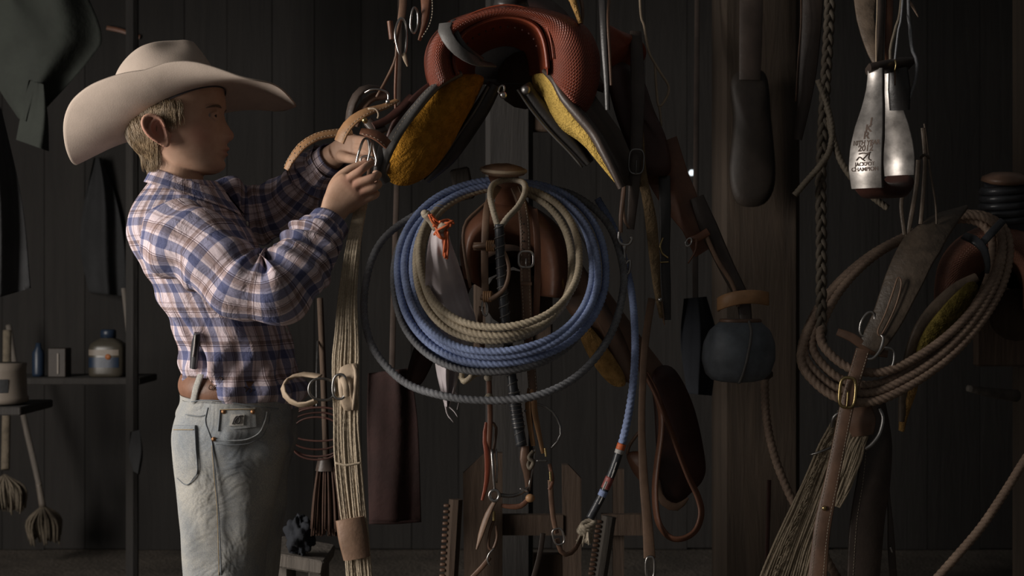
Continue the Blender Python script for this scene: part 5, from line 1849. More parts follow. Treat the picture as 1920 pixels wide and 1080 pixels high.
px_tube('snap_hook', [(1168, 486, .07), (1164, 494, .068), (1168, 500, .068), (1180, 488, .07), (1181, 500, .07), (1178, 512, .07), (1173, 514, .07)], 2.6, 'steel', sn, n=36)
k3 = thing('fur_strap', 'brown hair-on strap hanging right of the swivel snap', 'strap', P(1205, 320, .14))
pts = PP([(1198, 250, .17), (1202, 320, .15), (1212, 366, .14), (1220, 410, .14), (1226, 470, .145), (1232, 540, .15), (1240, 596, .155)])
sub('strap', MB().add(strap_g(pts, [.018, .020, .018, .022, .020, .014, .007], .012, n=60)), 'fur', k3, 60)
MB().add(lathe_g([(.0001, .004), (.004, .003), (.004, -.004)], P(1238, 562, .143), (0, -1, 0), 10)).build('tip_cap', 'steel', k3)
px_strap('tip', [(1238, 560, .15), (1242, 586, .152), (1246, 610, .155)], [7, 6, 2], 'mid_leather', k3)
k4 = thing('brass_dee', 'thin brass half ring with a dark strap below the fur strap', 'ring', P(1246, 460, .16))
px_tube('ring', [(1243, 446, .16), (1238, 460, .158), (1241, 474, .158), (1253, 484, .16)], 2.0, 'brass', k4, n=30)
px_tube('bar', [(1236, 492, .16), (1254, 491, .16)], 1.6, 'brass', k4)
px_strap('strap', [(1246, 330, .19), (1247, 400, .17), (1247, 450, .165), (1247, 500, .165), (1250, 600, .17)], [22, 22, 18, 20, 16], 'black_leather', k4, th=.005)
k5 = thing('latigo_loop', 'thin pale cord looped into a narrow diamond near the red fender', 'cord', P(1225, 40, .2))
px_tube('cord', [(1196, -245, .36), (1200, 0, .24), (1208, 50, .22), (1216, 95, .21), (1226, 116, .205), (1242, 142, .20), (1253, 160, .20), (1252, 178, .20), (1236, 200, .20), (1231, 170, .20), (1228, 118, .206)], 2.4, 'pale_leather', k5, n=100)
px_tube('cord_end', [(1236, 200, .20), (1238, 215, .20), (1240, 236, .20)], 2.2, 'pale_leather', k5)
px_tube('cord', [(1199, 110, .2), (1196, 150, .2), (1192, 200, .2)], [1.5, 2.4, 1.2], 'pale_leather', k5)

# ================================================================== straps lower right of the coils
k6 = thing('long_strap', 'long brown strap ending in a steel loop near the bottom edge', 'strap', P(1206, 620, .2))
px_strap('strap', [(1222, 560, .26), (1210, 640, .23), (1205, 720, .21), (1203, 800, .20), (1207, 900, .195), (1214, 980, .19), (1218, 1046, .19)], [14, 14, 13, 13, 16, 18, 22], 'mid_leather', k6, th=.005)
px_ring('steel_loop', (1219, 1064, .185), 8, 20, 2.8, 'steel', k6, sup=3)
k7 = thing('rein_loop', 'rust-edged strap hanging in a long teardrop loop right of the long strap', 'strap', P(1220, 690, .24))
px_strap('loop', [(1206, 690, .25), (1236, 752, .24), (1262, 820, .235), (1288, 888, .23), (1308, 930, .225), (1315, 962, .22), (1306, 992, .215), (1286, 1008, .21), (1262, 1010, .21), (1244, 996, .215), (1232, 970, .22), (1228, 920, .225), (1232, 870, .23), (1239, 820, .235), (1240, 780, .24), (1230, 738, .245), (1210, 700, .25)],
         15, 'rust_leather', k7, th=.006, face=np.array([[.9, -.6, .2], [.9, -.6, .3], [.9, -.6, .3], [.9, -.5, 0], [.6, -.7, -.6], [0, -.7, -.8], [-.6, -.6, -.6], [-.9, -.6, 0], [-.9, -.6, 0], [-.9, -.6, 0], [-.8, -.6, .3]]), n=120)
k8 = ms
FLP = [(1225, 700, .34), (1262, 690, .36), (1300, 760, .37), (1322, 860, .37), (1318, 900, .36), (1290, 930, .34), (1272, 950, .33), (1250, 948, .325), (1236, 925, .325), (1232, 860, .33), (1228, 780, .335)]
sub('fender', MB().add(plate_g(PP(FLP), depth=(0, .008, 0), bulge=(.004, -.014, 0), rings=6, m=80)), 'maroon_leather', k8)
px_strap('fender_edge', [(1234, 900, .318), (1236, 926, .312), (1250, 946, .308), (1272, 950, .312), (1290, 934, .322)], [6, 12, 16, 14, 4], 'mid_leather', k8, th=.005)
px_strap('fender_strap', [(1120, 560, .40), (1180, 640, .38), (1245, 720, .365)], [50, 46, 40], 'brown_leather', ms, th=.006)
k9 = ms
sub('stirrup_flap', MB().add(plate_g(PP([(1176, 852, .30), (1202, 848, .285), (1208, 870, .28), (1208, 908, .285), (1198, 900, .29), (1184, 880, .30)]), depth=(0, .010, 0), bulge=(0, -.010, 0), rings=5, m=50)), 'rust_leather', k9)
px_tube('flap_thong', [(1176, 852, .30), (1180, 836, .30), (1192, 818, .295), (1202, 806, .29)], 3.2, 'brown_leather', k9)

# ================================================================== things standing in the dark behind the coils
YOFF = 0.0
sh = thing('saw_horse', 'dark plank saw horse behind the bridle near the bottom edge', 'saw horse', P(990, 1090, .75))
def plank(lst, y, th, parent, mat='plank_wood', name='board'):
    o = np.array([P(a, b, y) for a, b in lst])
    v = np.concatenate([o, o + A(0, th, 0)])
    n_ = len(o)
    f = [tuple(range(n_)), tuple(range(2 * n_ - 1, n_ - 1, -1))] + [(k, n_ + k, n_ + (k + 1) % n_, (k + 1) % n_) for k in range(n_)]
    return mk(name, v, f, mat, parent, smooth=False)
plank([(868, 888), (912, 848), (942, 850), (942, 1080), (930, 1250), (872, 1250)], .70, .03, sh)
plank([(1054, 872), (1066, 872), (1090, 898), (1090, 1250), (1058, 1250)], .72, .03, sh)
plank([(930, 966), (1056, 966), (1056, 1004), (930, 1004)], .715, .025, sh)
plank([(1000, 1040), (1056, 1040), (1056, 1250), (1000, 1250)], .80, .03, sh)
plank([(1128, 965), (1208, 965), (1208, 1004), (1128, 1004)], .74, .025, sh)
plank([(1150, 880), (1170, 880), (1170, 1250), (1150, 1250)], .76, .03, sh)
for (x0, y0, x1, y1, yy, lab) in ((855, 936, 845, 1100, .62, 'dark toothed wooden comb standing left of the saw horse'), (1142, 968, 1122, 1100, .50, 'pale wooden stirrup block with toothed edge at the bottom')):
    cm = thing('toothed_board', lab, 'board', P(x1, y1, yy))
    pb = PP([(x0, y0, yy), ((x0 + x1) / 2, (y0 + y1) / 2, yy - .005), (x1, y1, yy)])
    sub('board', MB().add(strap_g(pb, .030, .030, face=(0, -1, 0), n=30)), 'grey_wood' if x0 > 1000 else 'plank_wood', cm, 40)
    mb = MB()
    for k in range(14):
        q = spline(pb, 16)[k + 1]
        mb.add(box_g(q + A(-.020, -.006, 0), (.012, .012, .006), bev=.001))
    sub('teeth', mb, 'brown_leather', cm)
rb = thing('blanket', 'dark red saddle blanket hanging behind the girth', 'blanket', P(740, 740, .62))
def drape(LE_, RE_, y, amp, waves, n=46, m=36, th=.006, ph=0.0):
    l = spline(np.array([(a, b, 0.) for a, b in LE_]), n)
    r = spline(np.array([(a, b, 0.) for a, b in RE_]), n)
    G = []
    for i in range(n):
        f, b = [], []
        for j in range(m):
            u = j / (m - 1)
            q = l[i] * (1 - u) + r[i] * u
            yy = y + amp * math.sin(u * waves * 6.28 + ph + i * .03) + amp * .4 * math.sin(u * waves * 13 + i * .07) - amp * math.sin(math.pi * u)
            f.append(P(q[0], q[1], yy))
            b.append(P(q[0], q[1], yy + th))
        G.append(f + b[::-1])
    return grid(np.array(G))
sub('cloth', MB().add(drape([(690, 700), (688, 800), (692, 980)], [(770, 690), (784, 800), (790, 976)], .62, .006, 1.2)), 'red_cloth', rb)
px_tube('hem', [(692, 980, .615), (740, 980, .612), (790, 976, .615)], 3, 'red_cloth', rb)
px_strap('hanger', [(735, 690, .62), (738, 560, .72), (745, 300, .95), (750, 40, 1.15), (752, -120, 1.28)], 10, 'dark_leather', rb)
bro = thing('broom', 'rust-bristled broom standing behind the girth near the bottom', 'broom', P(614, 1000, .5))
mb = MB()
for k in range(90):
    u = rng.uniform(-1, 1)
    v = rng.uniform(-1, 1)
    st_ = P(612 + 16 * u, 870 + 6 * abs(u), .50 + .012 * v)
    en = P(612 + 27 * u + rng.normal(0, 2), 998 + rng.uniform(-10, 8), .50 + .022 * v)
    mb.add(tube_g(np.array([st_, st_ * .5 + en * .5 + A(.002 * u, 0, 0), en]), .0022, sides=5, n=6))
sub('bristles', mb, 'broom_bristle', bro)
px_strap('cap', [(612, 858, .50), (612, 882, .50)], [30, 40], 'dark_leather', bro, th=.035)
px_tube('handle', [(612, 864, .50), (606, 700, .56), (600, 560, .62)], 6, 'plank_wood', bro)
bsh = thing('bench', 'weathered grey plank bench behind the jeans at the bottom edge', 'bench', P(566, 1240, .6))
MB().add(box_g(P(565, 1040, .62), (.125, .20, .030), R=np.array([[.985, 0, -.17], [0, 1, 0], [.17, 0, .985]]), bev=.004)).build('plank', 'grey_wood', bsh, smooth=False)
for xx in (535, 598):
    b0 = P(xx, 1045, .62)
    MB().add(box_g(A(b0[0], b0[1], (b0[2] - .01) / 2), (.03, .12, b0[2] - .01), bev=.003)).build('leg', 'grey_wood', bsh, smooth=False)
rc = thing('cable_coil', 'thin dark red cable coil hanging behind the jeans', 'cable', P(595, 770, .45))
tube('cable', coil_path([loop12(592, 790, 62, 28, .45, .1), loop12(596, 800, 58, 36, .44, .05), loop12(590, 812, 56, 38, .46, .12), loop12(594, 822, 50, 40, .45, .0)], 30), .0022, 'maroon_leather', rc, n=260, sides=6)
px_tube('hook', [(594, 762, .45), (594, 700, .5), (596, 640, .58)], 2.2, 'dull_iron', rc)
_u = np.linspace(.05, math.pi - .05, 26)
_v = np.linspace(0, 2 * math.pi, 40, endpoint=False)
_rr = .030 * (1 + .16 * np.sin(3 * _v[None] + 4 * _u[:, None]) + .10 * np.sin(7 * _v[None] - 6 * _u[:, None]) + .06 * np.sin(11 * _v[None] + 9 * _u[:, None]))
_G = P(562, 1004, .55) + np.stack([_rr * np.sin(_u)[:, None] * np.cos(_v), _rr * np.sin(_u)[:, None] * np.sin(_v), _rr * 1.25 * np.cos(_u)[:, None] * np.ones(40)], 2)
bcl = tag(sub('rag', MB().add(grid(_G)), 'blue_cloth', None), 'bundled dark blue rag between the jeans and the broom', 'rag')
blj = thing('cloth_bag', 'dark blue cloth bag hanging left of the blue hooded stirrup', 'bag', P(1300, 590, .75))
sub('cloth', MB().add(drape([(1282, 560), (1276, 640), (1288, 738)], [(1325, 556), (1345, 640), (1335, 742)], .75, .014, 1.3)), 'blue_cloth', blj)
px_strap('strap', [(1304, 566, .74), (1304, 460, .82), (1306, 200, 1.05), (1308, -120, 1.28)], 10, 'dark_leather', blj)
fd2 = thing('fender_leather', 'brown rounded leather fender hanging on the thick post', 'leather', P(1412, 150, 1.1))
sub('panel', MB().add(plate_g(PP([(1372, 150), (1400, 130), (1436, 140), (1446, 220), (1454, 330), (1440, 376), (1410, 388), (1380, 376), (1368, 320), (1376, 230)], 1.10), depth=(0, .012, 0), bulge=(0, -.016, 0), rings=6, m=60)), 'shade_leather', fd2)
px_strap('strap', [(1410, -80, 1.12), (1408, 40, 1.10), (1406, 150, 1.09)], [44, 44, 40], 'dark_leather', fd2)

# ================================================================== left background
jk = thing('jacket', 'dark green jacket hanging at the upper left corner', 'jacket', P(80, -40, 1.2))
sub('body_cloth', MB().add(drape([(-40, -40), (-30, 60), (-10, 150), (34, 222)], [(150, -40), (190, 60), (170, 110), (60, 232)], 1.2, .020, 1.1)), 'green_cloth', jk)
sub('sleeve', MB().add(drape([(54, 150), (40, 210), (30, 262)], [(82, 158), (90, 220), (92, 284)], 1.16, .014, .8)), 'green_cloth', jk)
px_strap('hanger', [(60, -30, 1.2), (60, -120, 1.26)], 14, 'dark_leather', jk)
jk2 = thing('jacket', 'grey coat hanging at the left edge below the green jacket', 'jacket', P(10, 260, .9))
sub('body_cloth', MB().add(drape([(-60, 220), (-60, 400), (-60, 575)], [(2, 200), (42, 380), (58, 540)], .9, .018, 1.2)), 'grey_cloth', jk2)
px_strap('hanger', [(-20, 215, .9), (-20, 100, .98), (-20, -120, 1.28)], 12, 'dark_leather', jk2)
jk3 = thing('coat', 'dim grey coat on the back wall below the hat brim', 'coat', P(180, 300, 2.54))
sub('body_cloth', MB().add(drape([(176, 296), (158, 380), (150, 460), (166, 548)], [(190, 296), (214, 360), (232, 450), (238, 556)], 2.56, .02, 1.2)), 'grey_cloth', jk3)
px_strap('strap', [(200, 52, 2.585), (228, 58, 2.58), (262, 70, 2.585)], 8, 'rust_leather', tag(thing('leather_strap', 'short rust leather strap on the wall above the hat', 'strap', P(230, 60, 2.59)), 'short rust leather strap on the wall above the hat', 'strap'))
# shelf with jugs
shf = structure(MB().add(box_g((P(90, 712, 1.95)[0], 1.98, P(90, 712, 1.95)[2]), (.62, .22, .022), bev=.003)).build('shelf_board', 'wall_wood', smooth=False))
zs = P(90, 712, 1.95)[2] + .0115
jg = thing('plastic_jug', 'cream plastic jug with blue label on the dim shelf', 'jug', A(P(200, 700, 1.9)[0], 1.93, zs))
xj = P(198, 700, 1.9)[0]
def jug(cx, cy, z0, w, d, h, parent, mat, name):
    G = []
    for (t, k) in ((0, .90), (.04, .98), (.1, 1), (.72, 1), (.82, .92), (.92, .62), (.97, .36), (1, .34)):
        G.append(ring_pts((cx, cy, z0 + h * t), w / 2 * k, d / 2 * k, 28, (1, 0, 0), (0, 1, 0), 3.2))
    return MB().add(grid(np.array(G))).build(name, mat, parent)
jug(xj, 1.93, zs, .115, .09, .125, jg, 'clear_plastic', 'bottle')
def wrap_label(cx, cy, z0, z1, w, d, a0, a1, mat, parent, name):
    th = np.linspace(a0, a1, 24)
    G = []
    for z in (z0, z1):
        cs, sn = np.cos(th), np.sin(th)
        G.append(np.stack([cx + (w / 2 + .0008) * np.sign(cs) * np.abs(cs) ** .625, cy + (d / 2 + .0008) * np.sign(sn) * np.abs(sn) ** .625, np.full_like(th, z)], 1))
    return MB().add(grid(np.array(G), cv=False, caps=False)).build(name, mat, parent)
wrap_label(xj, 1.93, zs + .030, zs + .062, .115, .09, -2.6, -.9, 'blue_plastic', jg, 'label_print')
wrap_label(xj, 1.93, zs + .068, zs + .086, .115, .09, -2.6, -.9, 'white_plastic', jg, 'label_print')
MB().add(lathe_g([(.0001, .001), (.009, .001), (.009, 0)], A(xj + .012, 1.93 - .0462, zs + .064), (0, -1, 0), 16)).build('label_print', 'orange_print', jg)
MB().add(lathe_g([(.024, 0), (.024, .022), (.02, .026), (.0001, .026)], A(xj, 1.93, zs + .122), (0, 0, 1), 20)).build('cap', 'blue_plastic', jg)
bx = thing('carton', 'narrow dark carton with pale edge beside the blue label jug', 'carton', A(P(110, 700, 1.9)[0], 1.93, zs))
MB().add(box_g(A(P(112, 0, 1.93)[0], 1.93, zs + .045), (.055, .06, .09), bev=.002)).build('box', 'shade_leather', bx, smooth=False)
MB().add(box_g(A(P(107, 0, 1.89)[0], 1.898, zs + .042), (.005, .004, .065), bev=.0005)).build('printed_stripe', 'white_plastic', bx, smooth=False)
bb = tag(MB().add(lathe_g([(.0001, 0), (.018, .001), (.019, .01), (.019, .075), (.010, .09), (.008, .105), (.0001, .106)], A(P(72, 0, 1.93)[0], 1.93, zs), (0, 0, 1), 20)).build('bottle', 'blue_plastic'), 'slim dark blue bottle on the shelf by the white tub', 'bottle')
# white tub hung at the left edge
tb = thing('plastic_tub', 'white plastic tub with grey printed label at the left edge', 'tub', P(10, 760, 1.2))
tcx, tcz = P(2, 726, 1.25)[0], P(2, 758, 1.25)[2]
MB().add(lathe_g([(.0001, 0), (.060, .002), (.070, .008), (.070, .020), (.067, .024), (.064, .09), (.066, .11)], A(tcx, 1.25, tcz), (0, 0, 1), 40)).build('tub', 'white_plastic', tb)
for (a0, a1, z0, z1) in ((-1.35, -.95, .034, .070), (-2.0, -1.5, .040, .046), (-2.0, -1.5, .052, .057), (-2.0, -1.5, .062, .066)):
    th = np.linspace(a0, a1, 10)
    G = [[A(tcx + .0668 * math.cos(a), 1.25 + .0668 * math.sin(a), tcz + z) for a in th] for z in (z0, z1)]
    MB().add(grid(np.array(G), cv=False, caps=False)).build('label_print', 'grey_cloth', tb)
th_ = structure(MB().add(box_g(A(tcx - .1, 1.3, tcz - .012), (.36, .26, .022), bev=.003)).build('shelf_board', 'wall_wood', smooth=False))
# mops leaning at the wall
for k, (x0, y0, x1, y1, xh, yh, yy, lab) in enumerate(((40, 760, 74, 912, 86, 1020, 2.30, 'cotton mop with white ferrule standing at the lower left'), (12, 770, 10, 880, 14, 962, 2.0, 'dim cotton mop half hidden at the left edge'))):
    mp = thing('mop', lab, 'mop', P(xh, yh, yy))
    px_tube('handle', [(x0 - 24 * (x1 - x0) / 34, y0 - 150, yy + .12), (x0, y0, yy + .06), (x1, y1, yy)], 5.5 if k == 0 else 8, 'grey_wood' if k == 0 else 'mop_cotton', mp)
    if k == 0:
        px_tube('ferrule', [(72, 905, yy), (80, 950, yy)], [5.5, 6.5], 'white_plastic', mp)
    mb = MB()
    top_ = P(xh - 6, yh - 72, yy)
    for q in range(120):
        a = rng.uniform(0, 6.28)
        rr = math.sqrt(rng.random())
        en = P(xh, yh - 4 + rng.uniform(-14, 5), yy) + A(.058 * rr * math.cos(a), .05 * rr * math.sin(a), .012 * (1 - rr))
        mid = top_ * .45 + en * .55 + A(.030 * rr * math.cos(a), .03 * rr * math.sin(a), .014)
        mb.add(tube_g(np.array([top_, mid, en]), [.003, .0038, .0030], sides=5, n=9))
    sub('strings', mb, 'mop_cotton', mp)
lg = tag(tube('long_stick', PP([(232, 540, 1.9), (242, 640, 1.9), (248, 760, 1.9), (252, 900, 1.9), (254, 1040, 1.9)]), .008, 'grey_wood'), 'thin stick leaning on the stud left of the shirt', 'stick')
rp2 = tag(sub('rag', MB().add(drape([(244, 810), (242, 850), (250, 884)], [(262, 806), (268, 850), (262, 890)], 1.72, .008, .8)), 'grey_cloth', None), 'small grey rag hung on the stud left of the jeans', 'rag')

# ================================================================== right side: braided ropes and stirrup
YOFF = -0.12
bd = thing('braided_rope', 'thick plaited rope hanging straight down left of the metal stirrup', 'rope', P(1552, -40, .32))
mb = MB()
for g in braid_g(PP([(1560, -225, .36), (1556, 0, .30), (1550, 120, .29), (1543, 240, .29), (1539, 340, .29), (1540, 440, .29), (1540, 530, .29), (1540, 640, .30)]), .0098):
    mb.add(g)
sub('plait', mb, 'rope_dark', bd)
px_rope('thin_end', [(1554, 220, .285), (1560, 250, .275), (1576, 300, .268), (1606, 344, .262), (1640, 372, .262), (1664, 390, .262)], 7, 'rope_dun', bd)
px_rope('thin_end', [(1490, 366, .27), (1512, 340, .268), (1540, 308, .265), (1556, 280, .268), (1560, 240, .275), (1548, 190, .285), (1534, 150, .29)], 6.5, 'rope_dun', bd)
ws = thing('wide_strap', 'wide dark grey leather strap hanging left of the plaited rope', 'strap', P(1520, -40, .45))
px_strap('strap', [(1530, -225, .42), (1524, 0, .38), (1518, 100, .37), (1508, 190, .37), (1496, 262, .38)], [48, 44, 40, 34, 16], 'dark_leather', ws, th=.006, face=(-.3, -1, 0))
px_tube('thong', [(1500, -100, .40), (1502, 30, .36), (1496, 120, .36), (1492, 190, .36)], 1.6, 'brown_leather', ws)

sp = thing('stirrup', 'silver metal stirrup with engraved trophy lettering hanging by dark leather', 'stirrup', P(1655, 130, .22))
SY = .20
sc_ = S(SY)
top_c = P(1658, 130, SY)
uu = unit(A(.60, .80, 0))
vv = unit(A(.80, -.60, 0))
def st_pt(u, z):
    return top_c + uu * u + A(0, 0, z)
left_u = [(-.022, -.004), (-.024, -.03), (-.034, -.07), (-.052, -.115), (-.064, -.155), (-.067, -.19), (-.060, -.222)]
right_u = [(.022, -.004), (.024, -.03), (.034, -.07), (.052, -.115), (.064, -.155), (.067, -.19), (.060, -.222)]
lp_ = np.array([st_pt(u - .020, z) for u, z in left_u])
rp_ = np.array([st_pt(u + .006, z) for u, z in right_u[:-1]])
def band(pts, n=60, widths=(.028, .031, .041, .053, .060, .062, .058)):
    return strap_g(pts, list(widths), .0045, face=np.tile(-uu, (8, 1)), n=n)
sub('left_side', MB().add(band(lp_)), 'worn_silver', sp, 50)
sub('right_side', MB().add(band(rp_)), 'worn_silver', sp, 50)
tread = [st_pt(u, z) for u, z in ((-.072, -.212), (-.052, -.222), (-.02, -.224), (.02, -.222), (.052, -.216), (.072, -.200))]
sub('tread', MB().add(strap_g(np.array(tread), [.056, .062, .064, .064, .060, .056], .026, face=(0, 0, -1), n=30)), 'maroon_leather', sp, 50)
sub('inner_lining', MB().add(strap_g(lp_ + uu * .006, [.028, .034, .048, .060, .062, .060], .007, face=np.tile(-uu, (4, 1)), n=40)), 'dark_leather', sp, 50)
px_strap('top_wrap', [(1628, 130, SY - .03), (1650, 126, SY - .025), (1680, 122, SY + .0), (1704, 120, SY + .03)], [15, 16, 18, 16], 'dark_leather', sp, th=.03, face=(-.4, -1, .2))
sub('leather_neck', MB().add(strap_g(PP([(1684, 128, SY + .0), (1686, 165, SY + .002), (1687, 206, SY + .012)]), [.034, .040, .036], .012, face=(-.4, -1, 0), n=24)), 'black_leather', sp, 50)
px_tube('brass_wire', [(1678, 112, SY - .03), (1680, 122, SY - .034), (1677, 134, SY - .03)], 1.6, 'brass', sp)
px_tube('thong', [(1678, 130, SY - .02), (1678, 160, SY - .01)], 1.4, 'brown_leather', sp)
# engraved lettering wrapped on the outer face of the left side
Lc = spline(lp_, 200)
Lt = tangents(Lc)
Ls = np.concatenate([[0], np.cumsum(np.linalg.norm(np.diff(Lc, axis=0), axis=1))])
def on_band(v, z):
    """v across the band (m), z absolute height"""
    i = int(np.argmin(np.abs(Lc[:, 2] - z)))
    t = Lt[i]
    nrm = -uu - t * np.dot(-uu, t)
    nrm = unit(nrm)
    side = np.cross(t, nrm)
    if np.dot(side, vv) < 0:
        side = -side
    return Lc[i] + side * v + nrm * .0028 + A(0, 0, z - Lc[i][2]) * .0
def engrave(txt, z, size, name='engraved_text', v0=0.0, wid=None):
    cu = bpy.data.curves.new('txt', 'FONT')
    cu.body = txt
    cu.size = size
    cu.align_x = 'CENTER'
    cu.offset = size * .03
    o = bpy.data.objects.new('txt', cu)
    C.objects.link(o)
    dgx = bpy.context.evaluated_depsgraph_get()
    me = bpy.data.meshes.new_from_object(o.evaluated_get(dgx))
    vv_ = np.array([tuple(v.co) for v in me.vertices])
    fs = [tuple(p.vertices) for p in me.polygons]
    bpy.data.objects.remove(o)
    w0 = vv_[:, 0].max() - vv_[:, 0].min()
    k = 1.0 if wid is None else wid / w0
    new = np.array([on_band(v0 + a * k, z + b) for a, b, _ in vv_])
    return mk(name, new, fs, 'engraving', sp, smooth=False)
zp = lambda py: P(1625, py, SY - .05)[2]
engrave('J', zp(236), .019, v0=.004)
engrave('K', zp(249), .019, v0=.001)
engrave('R', zp(263), .019, v0=-.001)
engrave('10TH YEAR', zp(274), .0115, wid=.050)
engrave('2012', zp(285), .014, wid=.028)
engrave('JACKPOT', zp(313), .0095, wid=.038)
engrave('CHAMPION', zp(322), .0095, wid=.050)
lg_ = [[(-.016, 302), (-.010, 296), (-.004, 301), (.0, 303)], [(-.004, 301), (.004, 293), (.008, 290), (.007, 300), (.012, 303)], [(-.012, 291), (-.004, 289), (.004, 291), (.010, 288)]]
for q in lg_:
    tube('engraved_emblem', [on_band(v, zp(b)) for v, b in q], .0011, 'engraving', sp, sides=5, n=14)
# leather and cords the stirrup hangs from
hl = thing('stirrup_leather', 'broad brown stirrup leather above the silver stirrup', 'strap', P(1640, -40, .24))
px_strap('strap', [(1625, -225, .36), (1622, 0, .26), (1626, 50, .24), (1638, 96, .22), (1650, 122, .205)], [66, 62, 56, 34, 20], 'worn_leather', hl, th=.007, face=(-.2, -1, 0))
px_strap('inner_strap', [(1652, -225, .34), (1652, 0, .25), (1650, 70, .22), (1648, 122, .20)], 14, 'dark_leather', hl, th=.008)
px_tube('pale_edge', [(1645, -225, .33), (1645, 0, .24), (1643, 60, .215), (1643, 118, .195)], 1.6, 'pale_leather', hl)
px_strap('rust_strap', [(1672, -225, .36), (1668, 0, .27), (1666, 60, .25), (1666, 116, .23)], 14, 'rust_leather', hl, th=.005)
cd = thing('cord_bundle', 'bundle of grey cords tied above the silver stirrup', 'cord', P(1700, -40, .22))
px_tube('cord', [(1704, -225, .38), (1690, 0, .22), (1680, 50, .20), (1670, 90, .19), (1670, 120, .185)], 3.0, 'rope_dun', cd)
px_tube('cord', [(1704, -225, .38), (1692, 6, .21), (1684, 60, .195), (1678, 112, .18)], 2.0, 'rope_grey', cd)
px_tube('cord', [(1708, -225, .38), (1703, 0, .215), (1706, 50, .21), (1710, 92, .20), (1719, 116, .195), (1716, 150, .195), (1706, 180, .20), (1700, 196, .205)], 3.2, 'rope_grey', cd)
px_tube('cord', [(1702, 0, .22), (1710, 10, .222), (1722, 32, .225)], [3, 2.6, 1.2], 'rope_brown', cd)
ts = thing('thong_bundle', 'thin dun leather thongs hanging right below the silver stirrup', 'thong', P(1735, 220, .3))
for q, w in (([(1733, 232), (1738, 268), (1744, 320), (1754, 380), (1756, 420)], 4), ([(1730, 240), (1734, 290), (1732, 350), (1726, 420)], 8), ([(1722, 300), (1718, 350), (1706, 420), (1700, 450)], 9), ([(1692, 366), (1690, 390), (1696, 440)], 8)):
    px_strap('thong', [(a, b, .31) for a, b in q], w, 'worn_leather', ts, th=.004, face=(-.3, -1, 0))
px_tube('tie', [(1726, 296, .30), (1734, 290, .29), (1742, 296, .30)], 3, 'rope_dun', ts)

# ================================================================== right saddle and its rope
YOFF = 0.0
rs_ = thing('western_saddle', 'dark brown tooled saddle with black wrapped horn at the right edge', 'saddle', P(1850, 480, .5))
OUT3 = [(1752, 600), (1752, 540), (1762, 490), (1790, 452), (1830, 428), (1868, 420), (1910, 426), (1950, 450), (1975, 500), (1982, 560), (1980, 600)]
INN3 = [(1822, 580), (1818, 550), (1822, 520), (1836, 498), (1856, 486), (1872, 482), (1890, 486), (1908, 500), (1918, 525), (1920, 555), (1920, 580)]
sub('fork', MB().add(fork_g(OUT3, INN3, .34, depth=.13, bulge=.034)), 'brown_tooled', rs_)
sub('horn_neck', MB().add(tube_g(PP([(1884, 425, .38), (1882, 395, .36), (1882, 362, .34), (1884, 345, .33)]), [.050, .042, .040, .040], sides=24)), 'black_wrap', rs_)
for k in range(5):
    tube('horn_wrap', ring_pts(P(1882, 412 - 14 * k, .365 - .008 * k), (.0445 - .0012 * k), (.043 - .0012 * k), 20, (1, 0, .08), (0, 1, .1)), .0085, 'black_wrap', rs_, closed=True, n=40)
sub('horn_cap', MB().add(lathe_g([(.0001, .014), (.028, .012), (.046, .004), (.048, -.004), (.03, -.010), (.0001, -.010)], P(1886, 336, .32), (0, -.2, 1), 32)), 'brown_leather', rs_)
FR = [(1722, 662, .25), (1736, 622, .235), (1764, 584, .228), (1800, 546, .228), (1824, 528, .23), (1834, 544, .25), (1812, 590, .268), (1776, 632, .27), (1740, 668, .262)]
sub('skirt_fleece', MB().add(plate_g(PP(FR), depth=(0, .016, 0), bulge=(.004, -.014, 0), rings=12, noise=.0010, m=110)), 'fleece_olive', rs_)
sub('left_skirt', MB().add(strap_g(PP([(1830, 520, .285), (1796, 540, .272), (1756, 578, .266), (1726, 620, .264), (1708, 668, .27), (1698, 720, .28), (1690, 790, .29)]), [.018, .026, .03, .03, .028, .024, .012], .012, face=(.4, -1, .4), n=50)), 'worn_leather', rs_, 50)
sub('skirt_lining', MB().add(strap_g(PP([(1716, 690, .285), (1708, 730, .285), (1696, 770, .29), (1690, 808, .295)]), [.022, .024, .02, .008], .014, face=(.2, -1, 0), n=30)), 'fleece_tan', rs_, 60)
sub('right_skirt', MB().add(plate_g(PP([(1960, 520, .38), (2000, 560, .36), (2060, 680, .34), (2090, 760, .34), (2040, 740, .36), (1980, 640, .38)]), depth=(0, .014, 0), bulge=(0, -.012, 0), rings=5, m=60)), 'brown_leather', rs_)
seat = []
for t in np.linspace(0, 1, 10):
    y = .46 + .40 * t
    row = [P(1880 + 110 * a, 500 + 70 * abs(a) ** 2 - 90 * t ** 3 * (1 - a * a), y) for a in np.linspace(-1, 1, 13)] + [P(1880 + 105 * a, 516 + 70 * abs(a) ** 2 - 90 * t ** 3 * (1 - a * a), y) for a in np.linspace(1, -1, 13)]
    seat.append(row)
sub('seat', MB().add(grid(np.array(seat))), 'brown_leather', rs_)
rack(1905, 590, .42, 1.03, 'round log saddle rack under the dark saddle at the right edge')

